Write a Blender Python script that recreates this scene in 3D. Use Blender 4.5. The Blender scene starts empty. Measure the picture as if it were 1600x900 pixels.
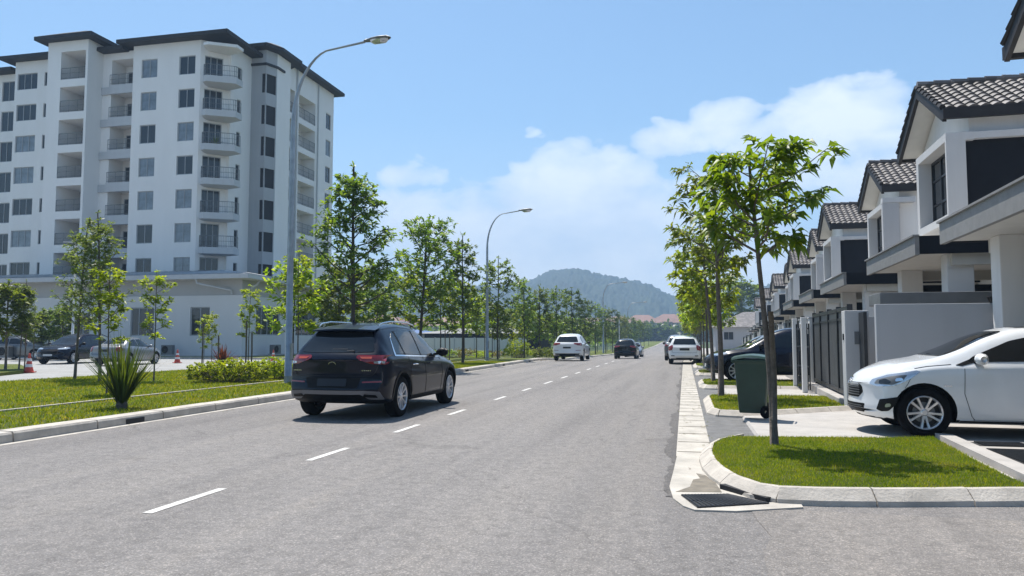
import bpy, bmesh, math, random
import numpy as np
from mathutils import Vector, Matrix, noise
from mathutils.bvhtree import BVHTree
R = math.radians
random.seed(7)
SC = bpy.context.scene
COL = SC.collection

# ------------------------------------------------------------------ camera, sky, sun, exposure
H = 1.4
PITCH = math.atan(78/1180); YAW = math.atan(270/math.hypot(1180, 78))
cam_d = bpy.data.cameras.new('camera'); cam = bpy.data.objects.new('camera', cam_d); COL.objects.link(cam)
cam_d.sensor_width = 36; cam_d.lens = 36*1180/1600; cam_d.clip_end = 9000; cam_d.clip_start = 0.05
cam.location = (0, 0, H); cam.rotation_euler = (R(90)+PITCH, 0, YAW)
SC.camera = cam
SUN_EL = R(66); SUN_AZ = R(-36)          # azimuth measured from +Y (the road) towards +X; the sun is ahead on the left
sd = Vector((math.sin(SUN_AZ)*math.cos(SUN_EL), math.cos(SUN_AZ)*math.cos(SUN_EL), math.sin(SUN_EL)))
sl = bpy.data.lights.new('sun', 'SUN'); sl.energy = 4.7; sl.angle = R(0.53); sl.color = (1, .955, .88)
so = bpy.data.objects.new('sun', sl); COL.objects.link(so); so.rotation_euler = sd.to_track_quat('Z', 'Y').to_euler()
SC.view_settings.view_transform = 'Standard'; SC.view_settings.look = 'None'
SC.view_settings.exposure = 0.66; SC.view_settings.gamma = 1
SC.cycles.use_denoising = True
SC.cycles.max_bounces = 6; SC.cycles.diffuse_bounces = 3; SC.cycles.glossy_bounces = 3
SC.cycles.transparent_max_bounces = 8; SC.cycles.volume_bounces = 0
SC.cycles.use_adaptive_sampling = True; SC.cycles.adaptive_threshold = 0.015
SC.cycles.sample_clamp_indirect = 6

_f = Vector((-math.sin(YAW)*math.cos(PITCH), math.cos(YAW)*math.cos(PITCH), math.sin(PITCH)))
_r = Vector((math.cos(YAW), math.sin(YAW), 0)); _u = _r.cross(_f)
def ray(px, py): return _f*1180 + _r*(px-800) - _u*(py-450)
def PZ(px, py, z=0.0):            # the place on the ground (or at height z) surveyed from the photograph
    d = ray(px, py); t = (z-H)/d.z; return Vector((0, 0, H)) + d*t
def PY(px, py, Y): d = ray(px, py); return Vector((0, 0, H)) + d*(Y/d.y)
def PX(px, py, X): d = ray(px, py); return Vector((0, 0, H)) + d*(X/d.x)

GZK = [(-100, 0), (45, 0), (60, -.3), (80, -.55), (110, -.9), (170, -1.35), (230, -1.2), (330, -.3), (410, .36), (600, .6), (9000, .6)]
def gz(y):
    for (a, b), (c, d) in zip(GZK, GZK[1:]):
        if y <= c:
            t = (y-a)/(c-a); t = t*t*(3-2*t) if a in (45, 170) or c in (600,) else t
            return b+(d-b)*t
    return .6

# ------------------------------------------------------------------ materials
def nt(name):
    m = bpy.data.materials.new(name); m.use_nodes = True
    n = m.node_tree; return m, n, n.nodes['Principled BSDF']
def N(n, typ, **kw):
    x = n.nodes.new(typ)
    for k, v in kw.items():
        if k.startswith('i_'): x.inputs[k[2:].replace('_', ' ')].default_value = v
        else: setattr(x, k, v)
    return x
def ramp(n, stops, src):
    r = n.nodes.new('ShaderNodeValToRGB'); e = r.color_ramp.elements
    while len(e) < len(stops): e.new(.5)
    for i, (p, c) in enumerate(stops): e[i].position = p; e[i].color = (*c, 1) if len(c) == 3 else c
    n.links.new(src, r.inputs[0]); return r
def mat(name, col, rough=.7, metal=0, noise_amt=.12, scale=3.0, bump=0, bscale=60, coat=0, spec=.5):
    m, n, b = nt(name)
    b.inputs['Roughness'].default_value = rough; b.inputs['Metallic'].default_value = metal
    b.inputs['Coat Weight'].default_value = coat; b.inputs['Coat Roughness'].default_value = .04
    b.inputs['Specular IOR Level'].default_value = spec
    if noise_amt:
        tc = N(n, 'ShaderNodeTexCoord'); t = N(n, 'ShaderNodeTexNoise', i_Scale=scale, i_Detail=5.0, i_Roughness=.6)
        n.links.new(tc.outputs['Object'], t.inputs['Vector'])
        lo = tuple(max(0, c*(1-noise_amt)) for c in col); hi = tuple(min(1, c*(1+noise_amt)) for c in col)
        r = ramp(n, [(.3, lo), (.7, hi)], t.outputs['Fac']); n.links.new(r.outputs[0], b.inputs['Base Color'])
        if bump:
            t2 = N(n, 'ShaderNodeTexNoise', i_Scale=float(bscale), i_Detail=4.0); n.links.new(tc.outputs['Object'], t2.inputs['Vector'])
            bp = N(n, 'ShaderNodeBump', i_Strength=float(bump), i_Distance=.02); n.links.new(t2.outputs['Fac'], bp.inputs['Height'])
            n.links.new(bp.outputs[0], b.inputs['Normal'])
    else: b.inputs['Base Color'].default_value = (*col, 1)
    return m
def streaked(name, col, rough=.8, amt=.14, zs=.25, xs=3):     # painted render with rain streaks running down it
    m, n, b = nt(name); b.inputs['Roughness'].default_value = rough
    tc = N(n, 'ShaderNodeTexCoord'); mp = N(n, 'ShaderNodeMapping'); mp.inputs['Scale'].default_value = (xs, xs, zs)
    n.links.new(tc.outputs['Object'], mp.inputs[0])
    t = N(n, 'ShaderNodeTexNoise', i_Scale=1.2, i_Detail=6.0, i_Roughness=.65); n.links.new(mp.outputs[0], t.inputs['Vector'])
    r = ramp(n, [(.25, tuple(c*(1-amt) for c in col)), (.55, col), (.8, tuple(min(1, c*1.04) for c in col))], t.outputs['Fac'])
    n.links.new(r.outputs[0], b.inputs['Base Color'])
    t2 = N(n, 'ShaderNodeTexNoise', i_Scale=40.0, i_Detail=3.0); n.links.new(tc.outputs['Object'], t2.inputs['Vector'])
    bp = N(n, 'ShaderNodeBump', i_Strength=.12, i_Distance=.01); n.links.new(t2.outputs['Fac'], bp.inputs['Height']); n.links.new(bp.outputs[0], b.inputs['Normal'])
    return m

def asphalt(name='asphalt', k=(1, 1, 1)):
    m, n, b = nt(name)
    tc = N(n, 'ShaderNodeTexCoord'); g = tc.outputs['Object']
    big = N(n, 'ShaderNodeTexNoise', i_Scale=.35, i_Detail=6.0, i_Roughness=.65)
    mp = N(n, 'ShaderNodeMapping'); mp.inputs['Scale'].default_value = (1.0, .16, 1); n.links.new(g, mp.inputs[0]); n.links.new(mp.outputs[0], big.inputs['Vector'])
    med = N(n, 'ShaderNodeTexNoise', i_Scale=9.0, i_Detail=8.0, i_Roughness=.8); n.links.new(g, med.inputs['Vector'])
    st = N(n, 'ShaderNodeTexVoronoi', i_Scale=120.0); n.links.new(g, st.inputs['Vector'])
    r1 = ramp(n, [(.3, (.187*k[0], .175*k[1], .168*k[2])), (.7, (.232*k[0], .218*k[1], .209*k[2]))], big.outputs['Fac'])
    r2 = ramp(n, [(.3, (.66, .66, .66)), (.5, (1, 1, 1)), (.72, (1.22, 1.21, 1.2))], med.outputs['Fac'])
    r3 = ramp(n, [(0, (.62, .6, .58)), (.35, (.9, .9, .9)), (.8, (1, 1, 1)), (1, (1, 1, 1))], st.outputs['Color'])
    x1 = N(n, 'ShaderNodeMix', data_type='RGBA', blend_type='MULTIPLY'); x1.inputs[0].default_value = 1
    n.links.new(r1.outputs[0], x1.inputs[6]); n.links.new(r2.outputs[0], x1.inputs[7])
    x2 = N(n, 'ShaderNodeMix', data_type='RGBA', blend_type='MULTIPLY'); x2.inputs[0].default_value = .85
    n.links.new(x1.outputs[2], x2.inputs[6]); n.links.new(r3.outputs[0], x2.inputs[7])
    st2 = N(n, 'ShaderNodeTexVoronoi', i_Scale=95.0); n.links.new(g, st2.inputs['Vector'])
    sp = N(n, 'ShaderNodeSeparateColor'); n.links.new(st2.outputs['Color'], sp.inputs[0])
    r4 = ramp(n, [(.72, (1, 1, 1)), (.92, (1.7, 1.66, 1.62))], sp.outputs[0])
    x3 = N(n, 'ShaderNodeMix', data_type='RGBA', blend_type='MULTIPLY'); x3.inputs[0].default_value = .8
    n.links.new(x2.outputs[2], x3.inputs[6]); n.links.new(r4.outputs[0], x3.inputs[7])
    tr = N(n, 'ShaderNodeTexNoise', i_Scale=1.0, i_Detail=5.0, i_Roughness=.6); mp2 = N(n, 'ShaderNodeMapping'); mp2.inputs['Scale'].default_value = (1.5, .05, 1); n.links.new(g, mp2.inputs[0]); n.links.new(mp2.outputs[0], tr.inputs['Vector'])
    rt_ = ramp(n, [(.34, (.84, .84, .845)), (.5, (1, 1, 1)), (.66, (1.08, 1.07, 1.05))], tr.outputs['Fac'])
    x4 = N(n, 'ShaderNodeMix', data_type='RGBA', blend_type='MULTIPLY'); x4.inputs[0].default_value = 1; n.links.new(x3.outputs[2], x4.inputs[6]); n.links.new(rt_.outputs[0], x4.inputs[7])
    pt_ = N(n, 'ShaderNodeTexNoise', i_Scale=.55, i_Detail=9.0, i_Roughness=.75, i_Distortion=.6); n.links.new(g, pt_.inputs['Vector'])
    rp_ = ramp(n, [(.30, (.74, .73, .73)), (.40, (.97, .97, .97)), (.62, (1, 1, 1)), (.72, (1.16, 1.13, 1.08))], pt_.outputs['Fac'])
    x5 = N(n, 'ShaderNodeMix', data_type='RGBA', blend_type='MULTIPLY'); x5.inputs[0].default_value = 1; n.links.new(x4.outputs[2], x5.inputs[6]); n.links.new(rp_.outputs[0], x5.inputs[7])
    wob = N(n, 'ShaderNodeTexNoise', i_Scale=1.3, i_Detail=5.0); n.links.new(g, wob.inputs['Vector']); ad = N(n, 'ShaderNodeVectorMath', operation='MULTIPLY_ADD'); ad.inputs[1].default_value = (1.1, 1.1, 0); n.links.new(wob.outputs['Color'], ad.inputs[0]); n.links.new(g, ad.inputs[2])
    ck = N(n, 'ShaderNodeTexVoronoi', feature='DISTANCE_TO_EDGE', i_Scale=.16); n.links.new(ad.outputs[0], ck.inputs['Vector'])
    rc = ramp(n, [(0, (.80, .80, .80)), (.0014, (.87, .87, .87)), (.0026, (1, 1, 1))], ck.outputs['Distance'])
    x6 = N(n, 'ShaderNodeMix', data_type='RGBA', blend_type='MULTIPLY'); x6.inputs[0].default_value = 1; n.links.new(x5.outputs[2], x6.inputs[6]); n.links.new(rc.outputs[0], x6.inputs[7])
    n.links.new(x6.outputs[2], b.inputs['Base Color'])
    b.inputs['Roughness'].default_value = .85; b.inputs['Specular IOR Level'].default_value = .3
    bp = N(n, 'ShaderNodeBump', i_Strength=.7, i_Distance=.008); n.links.new(st.outputs['Distance'], bp.inputs['Height']); n.links.new(bp.outputs[0], b.inputs['Normal'])
    return m
def grassmat(name, c1, c2, c3, scale=1.2):
    m, n, b = nt(name); b.inputs['Roughness'].default_value = .8; b.inputs['Specular IOR Level'].default_value = .2
    tc = N(n, 'ShaderNodeTexCoord'); t = N(n, 'ShaderNodeTexNoise', i_Scale=scale, i_Detail=6.0, i_Roughness=.7); n.links.new(tc.outputs['Object'], t.inputs['Vector'])
    r = ramp(n, [(.25, c1), (.5, c2), (.72, c3)], t.outputs['Fac'])
    t3 = N(n, 'ShaderNodeTexNoise', i_Scale=45.0, i_Detail=5.0, i_Roughness=.8); n.links.new(tc.outputs['Object'], t3.inputs['Vector'])
    r2 = ramp(n, [(.3, (.5, .5, .5)), (.65, (1.25, 1.25, 1.2))], t3.outputs['Fac'])
    x = N(n, 'ShaderNodeMix', data_type='RGBA', blend_type='MULTIPLY'); x.inputs[0].default_value = 1
    n.links.new(r.outputs[0], x.inputs[6]); n.links.new(r2.outputs[0], x.inputs[7]); n.links.new(x.outputs[2], b.inputs['Base Color'])
    bp = N(n, 'ShaderNodeBump', i_Strength=1.0, i_Distance=.04); n.links.new(t3.outputs['Fac'], bp.inputs['Height']); n.links.new(bp.outputs[0], b.inputs['Normal'])
    return m
def leafmat(name, c1, c2, c3, trans=.35, rough=.45):
    m, n, b = nt(name)
    g = N(n, 'ShaderNodeNewGeometry'); oi = N(n, 'ShaderNodeObjectInfo')
    r = ramp(n, [(0, c1), (.5, c2), (1, c3)], g.outputs['Random Per Island'])
    hs = N(n, 'ShaderNodeHueSaturation'); n.links.new(r.outputs[0], hs.inputs['Color'])
    mr = N(n, 'ShaderNodeMapRange'); mr.inputs[3].default_value = .485; mr.inputs[4].default_value = .515
    n.links.new(oi.outputs['Random'], mr.inputs[0]); n.links.new(mr.outputs[0], hs.inputs['Hue'])
    mr2 = N(n, 'ShaderNodeMapRange'); mr2.inputs[3].default_value = .8; mr2.inputs[4].default_value = 1.2
    n.links.new(oi.outputs['Random'], mr2.inputs[0]); n.links.new(mr2.outputs[0], hs.inputs['Value'])
    if name == 'grass_blade':
        tc = N(n, 'ShaderNodeTexCoord'); tn = N(n, 'ShaderNodeTexNoise', i_Scale=1.1, i_Detail=6.0, i_Roughness=.7); n.links.new(tc.outputs['Object'], tn.inputs['Vector'])
        rp = ramp(n, [(.30, (.62, .78, .8)), (.5, (1, 1, 1)), (.60, (1.12, 1.0, 1)), (.70, (1.45, .95, 1.8))], tn.outputs['Fac']); mm = N(n, 'ShaderNodeMix', data_type='RGBA', blend_type='MULTIPLY'); mm.inputs[0].default_value = 1
        n.links.new(hs.outputs[0], mm.inputs[6]); n.links.new(rp.outputs[0], mm.inputs[7]); hs = mm
        HO = mm.outputs[2]
    else: HO = hs.outputs[0]
    n.links.new(HO, b.inputs['Base Color']); b.inputs['Roughness'].default_value = rough; b.inputs['Specular IOR Level'].default_value = .35 if name != 'grass_blade' else .08
    tl = N(n, 'ShaderNodeBsdfTranslucent'); sc = N(n, 'ShaderNodeMix', data_type='RGBA', blend_type='MULTIPLY'); sc.inputs[0].default_value = 1
    sc.inputs[7].default_value = (2.5, 2.35, .8, 1); n.links.new(HO, sc.inputs[6]); n.links.new(sc.outputs[2], tl.inputs['Color'])
    mx = N(n, 'ShaderNodeMixShader'); mx.inputs[0].default_value = trans
    n.links.new(b.outputs[0], mx.inputs[1]); n.links.new(tl.outputs[0], mx.inputs[2]); n.links.new(mx.outputs[0], n.nodes['Material Output'].inputs[0])
    return m
def tilemat():
    m, n, b = nt('roof_tile'); tc = N(n, 'ShaderNodeTexCoord')
    v = N(n, 'ShaderNodeTexVoronoi', i_Scale=3.3); n.links.new(tc.outputs['Object'], v.inputs['Vector'])
    sp = N(n, 'ShaderNodeSeparateColor'); n.links.new(v.outputs['Color'], sp.inputs[0])
    r = ramp(n, [(0, (.075, .064, .06)), (.5, (.125, .108, .10)), (1, (.19, .165, .155))], sp.outputs[0])
    n.links.new(r.outputs[0], b.inputs['Base Color']); b.inputs['Roughness'].default_value = .5
    return m
M = dict(
 asphalt=asphalt(), asphalt_side=asphalt('side_asphalt', (1.10, 1.08, 1.05)), tar=asphalt('tar_edge', (.66, .66, .66)),
 apron=mat('old_asphalt', (.15, .147, .145), .9, noise_amt=.25, scale=5, bump=.5, bscale=90),
 concrete=mat('concrete', (.39, .365, .34), .85, noise_amt=.13, scale=2.5, bump=.25, bscale=50),
 kerb=mat('kerb_concrete', (.47, .425, .37), .85, noise_amt=.22, scale=3.5, bump=.35, bscale=45),
 gutter=mat('gutter_concrete', (.44, .405, .355), .85, noise_amt=.22, scale=2.2, bump=.35, bscale=45),
 stain=mat('damp_silt', (.17, .145, .11), .75, noise_amt=.3, scale=9),
 lotroad=mat('lot_asphalt', (.30, .295, .285), .85, noise_amt=.15, scale=.8, bump=.3, bscale=40),
 paint=mat('road_paint', (.58, .56, .53), .7, noise_amt=.25, scale=12),
 lawn=grassmat('lawn_soil', (.06, .085, .008), (.105, .135, .012), (.20, .17, .05), 1.1),
 blade=leafmat('grass_blade', (.105, .15, .006), (.18, .235, .012), (.29, .275, .04), .38, .6),
 farground=grassmat('far_ground', (.03, .055, .012), (.05, .08, .018), (.09, .10, .03), .08),
 white=streaked('white_render', (.72, .705, .685), amt=.07), wallpaint=streaked('boundary_paint', (.36, .375, .40), amt=.07),
 towerwhite=streaked('tower_white', (.80, .765, .735), amt=.05, zs=.15, xs=.7),
 podium=streaked('podium_render', (.64, .625, .61), amt=.05, xs=.7), podiumband=streaked('podium_band', (.42, .41, .40), amt=.06, xs=.7),
 grey=streaked('grey_render', (.40, .40, .41), amt=.08),
 palegrey=streaked('pale_grey_render', (.50, .50, .505), amt=.07),
 beige=streaked('beige_render', (.55, .53, .48), amt=.06),
 charcoal=mat('charcoal_cladding', (.011, .013, .018), .7, noise_amt=.12, spec=.12),
 darkmetal=mat('dark_metal', (.03, .032, .036), .45, .3, noise_amt=.1),
 greymetal=mat('grey_metal', (.17, .175, .18), .5, .4, noise_amt=.12),
 galv=mat('galvanised', (.33, .35, .37), .45, .6, noise_amt=.2, scale=4),
 fascia=mat('grey_fascia', (.21, .205, .20), .6, noise_amt=.12, scale=6),
 roofsheet=mat('pale_roof_sheet', (.42, .43, .44), .45, .3, noise_amt=.1),
 eave=mat('dark_eave', (.03, .028, .029), .6, noise_amt=.2, spec=.2),
 soffit=mat('soffit', (.62, .60, .56), .8, noise_amt=.05),
 tile=tilemat(), redtile=mat('red_tile', (.19, .09, .072), .7, noise_amt=.3, scale=.5),
 glass=mat('window_glass', (.022, .027, .033), .04, noise_amt=0, spec=.6),
 curtain=mat('curtained_glass', (.16, .185, .21), .08, noise_amt=.35, scale=1.7, spec=.8),
 dark=mat('dark_interior', (.018, .018, .02), .8, noise_amt=0),
 winframe=mat('window_frame_grey', (.33, .34, .35), .5, noise_amt=0),
 blackframe=mat('black_frame', (.012, .013, .015), .35, noise_amt=0),
 bark=mat('bark', (.13, .105, .085), .9, noise_amt=.35, scale=14, bump=.6, bscale=40),
 darkbark=mat('dark_bark', (.065, .052, .042), .9, noise_amt=.35, scale=14, bump=.6, bscale=40),
 stake=mat('wooden_stake', (.12, .09, .07), .85, noise_amt=.3, scale=9),
 leafR=leafmat('glossy_leaf', (.06, .10, .008), (.10, .15, .012), (.18, .225, .02), .40),
 leafY=leafmat('yellow_green_leaf', (.12, .18, .010), (.19, .26, .016), (.27, .31, .024), .45),
 leafL=leafmat('mid_green_leaf', (.055, .092, .018), (.095, .145, .025), (.16, .205, .036), .42),
 leafD=leafmat('deep_green_leaf', (.034, .065, .014), (.055, .095, .018), (.09, .13, .025), .34),
 leafP=leafmat('pale_green_leaf', (.08, .12, .03), (.12, .17, .045), (.16, .21, .06), .4),
 leafRed=leafmat('red_leaf', (.06, .012, .012), (.11, .02, .02), (.16, .045, .03), .25),
 leafMix=leafmat('mixed_leaf', (.12, .07, .05), (.10, .11, .03), (.20, .16, .07), .3),
 tyre=mat('tyre_rubber', (.006, .006, .007), .85, noise_amt=.2, scale=20, spec=.12),
 rim=mat('alloy', (.60, .61, .63), .3, .75, noise_amt=0),
 blackplastic=mat('black_plastic', (.006, .006, .007), .5, noise_amt=0, spec=.2),
 skid=mat('grey_skid_plate', (.17, .175, .19), .4, .3, noise_amt=0),
 chrome=mat('chrome', (.75, .75, .77), .12, 1, noise_amt=0),
 carglass=mat('car_glass', (.008, .010, .012), .02, noise_amt=0, spec=.6, coat=0),
 tail=mat('tail_lens', (.22, .008, .010), .12, noise_amt=0, coat=1), 
 lens=mat('clear_lens', (.55, .58, .62), .08, .6, noise_amt=0, coat=1),
 amber=mat('orange_lens', (.55, .18, .03), .2, noise_amt=0),
 plate=mat('plate_black', (.01, .011, .016), .4, noise_amt=0), platewhite=mat('plate_pale', (.5, .5, .5), .5, noise_amt=0),
 binbody=mat('green_bin', (.012, .042, .030), .42, noise_amt=.15, scale=5),
 binlid=mat('green_bin_lid', (.025, .065, .05), .38, noise_amt=.15, scale=5),
 cone=mat('cone_red', (.55, .07, .04), .6, noise_amt=.15, scale=12), conewhite=mat('cone_white', (.75, .73, .7), .6, noise_amt=.1),
 blue=mat('blue_roof', (.05, .11, .26), .5, noise_amt=.1),
 hill=grassmat('hill_forest', (.004, .012, .005), (.014, .032, .012), (.035, .058, .02), .05),
)
def paint(name, col, metal=.0, rough=.25, dirt=.03, co=.8):
    m = mat(name, col, rough, metal, noise_amt=dirt, scale=2.5, coat=co, spec=.35 if co > .7 else .12); return m
P_SUV = paint('midnight_paint', (.002, .0045, .014), 0, .3, co=.5)
P_WHITE = paint('white_paint', (.74, .75, .76))
P_NAVY = paint('navy_paint', (.003, .005, .016), 0, co=.5)
P_BLACK = paint('black_paint', (.003, .003, .005), 0, co=.5)
P_SILVER = paint('silver_paint', (.20, .21, .225), .4, .35)
P_GREY = paint('grey_paint', (.12, .125, .13), .4, .3)

# ------------------------------------------------------------------ helpers
def link(o, parent=None):
    COL.objects.link(o)
    if parent is not None: o.parent = parent
    return o
def empty(name, loc=(0, 0, 0), rz=0, label=None, cat=None, group=None):
    o = bpy.data.objects.new(name, None); o.location = loc; o.rotation_euler = (0, 0, rz); o.empty_display_size = .2
    COL.objects.link(o); tag(o, label, cat, group); return o
def tag(o, label=None, cat=None, group=None, kind=None):
    if label: o['label'] = label
    if cat: o['category'] = cat
    if group: o['group'] = group
    if kind: o['kind'] = kind
    return o
class MB:
    def __init__(s): s.v = []; s.f = []; s.m = []
    def add(s, v, f, mi=0):
        k = len(s.v); s.v += [tuple(p) for p in v]; s.f += [tuple(i+k for i in q) for q in f]; s.m += [mi]*len(f)
    def box(s, x0, x1, y0, y1, z0, z1, mi=0):
        if x0 > x1: x0, x1 = x1, x0
        if y0 > y1: y0, y1 = y1, y0
        if z0 > z1: z0, z1 = z1, z0
        s.add([(x0, y0, z0), (x1, y0, z0), (x1, y1, z0), (x0, y1, z0), (x0, y0, z1), (x1, y0, z1), (x1, y1, z1), (x0, y1, z1)],
              [(0, 3, 2, 1), (4, 5, 6, 7), (0, 1, 5, 4), (1, 2, 6, 5), (2, 3, 7, 6), (3, 0, 4, 7)], mi)
    def prism(s, poly, z0, z1, mi=0):       # poly counter-clockwise in xy; z0/z1 numbers or functions
        n = len(poly); g0 = z0 if callable(z0) else (lambda x, y: z0); g1 = z1 if callable(z1) else (lambda x, y: z1)
        s.add([(x, y, g0(x, y)) for x, y in poly]+[(x, y, g1(x, y)) for x, y in poly],
              [tuple(range(n-1, -1, -1)), tuple(range(n, 2*n))]+[(i, (i+1) % n, n+(i+1) % n, n+i) for i in range(n)], mi)
    def tube(s, pts, rad, n=8, mi=0, cap=True):
        pts = [Vector(p) for p in pts]; rs = rad if isinstance(rad, (list, tuple)) else [rad]*len(pts)
        rings = []; up0 = None
        for i, p in enumerate(pts):
            d = (pts[min(i+1, len(pts)-1)]-pts[max(i-1, 0)]).normalized()
            if up0 is None: up0 = Vector((0, 0, 1)) if abs(d.z) < .9 else Vector((1, 0, 0))
            a = d.cross(up0)
            if a.length < 1e-4: a = d.cross(Vector((0, 1, 0)))
            a.normalize(); b = a.cross(d).normalized(); up0 = b
            rings.append([p+(a*math.cos(t)+b*math.sin(t))*rs[i] for t in [2*math.pi*k/n for k in range(n)]])
        f = [(i*n+k, i*n+(k+1) % n, (i+1)*n+(k+1) % n, (i+1)*n+k) for i in range(len(pts)-1) for k in range(n)]
        if cap: f += [tuple(range(n)), tuple(range(len(pts)*n-1, (len(pts)-1)*n-1, -1))]
        s.add([q for r in rings for q in r], f, mi)
    def lathe(s, prof, n=24, axis='z', c=(0, 0, 0), mi=0):
        v = []
        for r, h in prof:
            for k in range(n):
                t = 2*math.pi*k/n; a, b = r*math.cos(t), r*math.sin(t)
                v.append((c[0]+a, c[1]+b, c[2]+h) if axis == 'z' else (c[0]+a, c[1]+h, c[2]+b))
        s.add(v, [(i*n+k, i*n+(k+1) % n, (i+1)*n+(k+1) % n, (i+1)*n+k) for i in range(len(prof)-1) for k in range(n)], mi)
    def build(s, name, mats, parent=None, smooth=False, bevel=0):
        me = bpy.data.meshes.new(name); me.from_pydata(s.v, [], s.f)
        if not isinstance(mats, (list, tuple)): mats = [mats]
        for m in mats: me.materials.append(m)
        if len(mats) > 1: me.polygons.foreach_set('material_index', s.m)
        if smooth: me.polygons.foreach_set('use_smooth', [True]*len(me.polygons))
        me.update(); o = link(bpy.data.objects.new(name, me), parent)
        if bevel:
            b = o.modifiers.new('bevel', 'BEVEL'); b.width = bevel; b.segments = 2; b.limit_method = 'ANGLE'
        return o
def boxo(name, d, m, parent=None, bevel=0):
    b = MB(); b.box(*d); return b.build(name, m, parent, bevel=bevel)
def fastmesh(name, V, F, m, parent=None, smooth=False):      # V n x 3, F m x k numpy
    me = bpy.data.meshes.new(name); V = np.asarray(V, np.float32); F = np.asarray(F, np.int32); k = F.shape[1]
    me.vertices.add(len(V)); me.vertices.foreach_set('co', V.ravel())
    me.loops.add(F.size); me.loops.foreach_set('vertex_index', F.ravel())
    me.polygons.add(len(F)); me.polygons.foreach_set('loop_start', np.arange(0, F.size, k, dtype=np.int32))
    me.update(calc_edges=True); me.materials.append(m)
    if smooth: me.polygons.foreach_set('use_smooth', np.ones(len(F), bool))
    return link(bpy.data.objects.new(name, me), parent)
def copy_tree(o, parent=None):
    c = o.copy(); COL.objects.link(c); c.parent = parent
    for ch in [x for x in bpy.data.objects if x.parent == o]: copy_tree(ch, c)
    return c

# a sheet between x0(y) and x1(y) that follows the lie of the land
def ysteps(y0, y1):
    s = [y0]; 
    while s[-1] < y1: s.append(min(y1, s[-1]+(4 if s[-1] < 100 else 12)))
    return s
def sheet(name, x0, x1, y0, y1, dz, m, kind='structure', nx=1):
    b = MB(); ys = ysteps(y0, y1); f0 = x0 if callable(x0) else (lambda y: x0); f1 = x1 if callable(x1) else (lambda y: x1)
    v = [(f0(y)+(f1(y)-f0(y))*i/nx, y, gz(y)+dz) for y in ys for i in range(nx+1)]; w = nx+1
    b.add(v, [(j*w+i, j*w+i+1, (j+1)*w+i+1, (j+1)*w+i) for j in range(len(ys)-1) for i in range(nx)])
    return tag(b.build(name, m), kind=kind)
def strip(b, pts, prof, mi=0, closed=False):      # sweep a profile [(offset, z)] along a path on the ground
    n = len(pts); k = len(prof); v = []
    for i, p in enumerate(pts):
        a = Vector(pts[(i-1) % n] if (closed or i) else p); c = Vector(pts[(i+1) % n] if (closed or i < n-1) else p)
        d = (c-a).to_2d().normalized(); nrm = Vector((d.y, -d.x))
        for o, z in prof: v.append((p[0]+nrm.x*o, p[1]+nrm.y*o, gz(p[1])+z))
    r = range(n if closed else n-1)
    b.add(v, [(i*k+j, ((i+1) % n)*k+j, ((i+1) % n)*k+j+1, i*k+j+1) for i in r for j in range(k-1)], mi)

# ------------------------------------------------------------------ sky and clouds (at infinity, as directions)
W = bpy.data.worlds.new('World'); SC.world = W; W.use_nodes = True
wn = W.node_tree; bg = wn.nodes['Background']
sky = N(wn, 'ShaderNodeTexSky', sky_type='NISHITA'); sky.sun_disc = False; sky.sun_elevation = SUN_EL; sky.sun_rotation = SUN_AZ
sky.air_density = 1.0; sky.dust_density = .6; sky.ozone_density = 1.5; sky.altitude = 0
SKYK = .105
tc = N(wn, 'ShaderNodeTexCoord')
def mathn(op, a, b=None, clamp=False):
    x = N(wn, 'ShaderNodeMath', operation=op); x.use_clamp = clamp
    for i, q in enumerate((a, b)):
        if q is None: continue
        if isinstance(q, (int, float)): x.inputs[i].default_value = q
        else: wn.links.new(q, x.inputs[i])
    return x.outputs[0]
# cloud banks: (azimuth deg from the road, elevation deg, half widths deg)
def dirang(px, py):
    d = ray(px, py); return math.degrees(math.atan2(d.x, d.y)), math.degrees(math.atan2(d.z, math.hypot(d.x, d.y)))
sepx = N(wn, 'ShaderNodeSeparateXYZ'); wn.links.new(tc.outputs['Generated'], sepx.inputs[0])
az = mathn('MULTIPLY', mathn('ARCTAN2', sepx.outputs[0], sepx.outputs[1]), 57.2958)
el = mathn('MULTIPLY', mathn('ARCSINE', sepx.outputs[2]), 57.2958)
cv = N(wn, 'ShaderNodeCombineXYZ'); wn.links.new(mathn('MULTIPLY', az, .1), cv.inputs[0]); wn.links.new(mathn('MULTIPLY', el, .16), cv.inputs[1])
nz = N(wn, 'ShaderNodeTexNoise', i_Scale=2.6, i_Detail=11.0, i_Roughness=.52, i_Distortion=.3); wn.links.new(cv.outputs[0], nz.inputs['Vector'])
nz2 = N(wn, 'ShaderNodeTexNoise', i_Scale=1.3, i_Detail=6.0, i_Roughness=.6); wn.links.new(cv.outputs[0], nz2.inputs['Vector'])
BANKS = [(905, 315, 7.5, 4.4, 1.15), (820, 330, 4, 3, .9), (860, 385, 13, 5.5, 1.05), (1000, 345, 7, 3.6, .85), (1000, 430, 26, 6.5, .85), (650, 350, 5, 3.4, .85), (640, 272, 4.2, 1.6, .68), (1050, 222, 3.4, 1.7, .95), (1140, 190, 3.6, 2.0, .95), (1200, 205, 4, 2.0, .9), (1300, 195, 6.5, 3.2, 1.05),
         (1350, 170, 2.6, 1.6, .9), (1250, 270, 8, 2.6, .58), (1120, 300, 6, 3, .66), (1400, 330, 9, 7, .75), (828, 200, 1.3, 1.2, .47), (520, 430, 8, 3, .7), (150, 430, 16, 3, .6)]
tot = None
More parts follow.
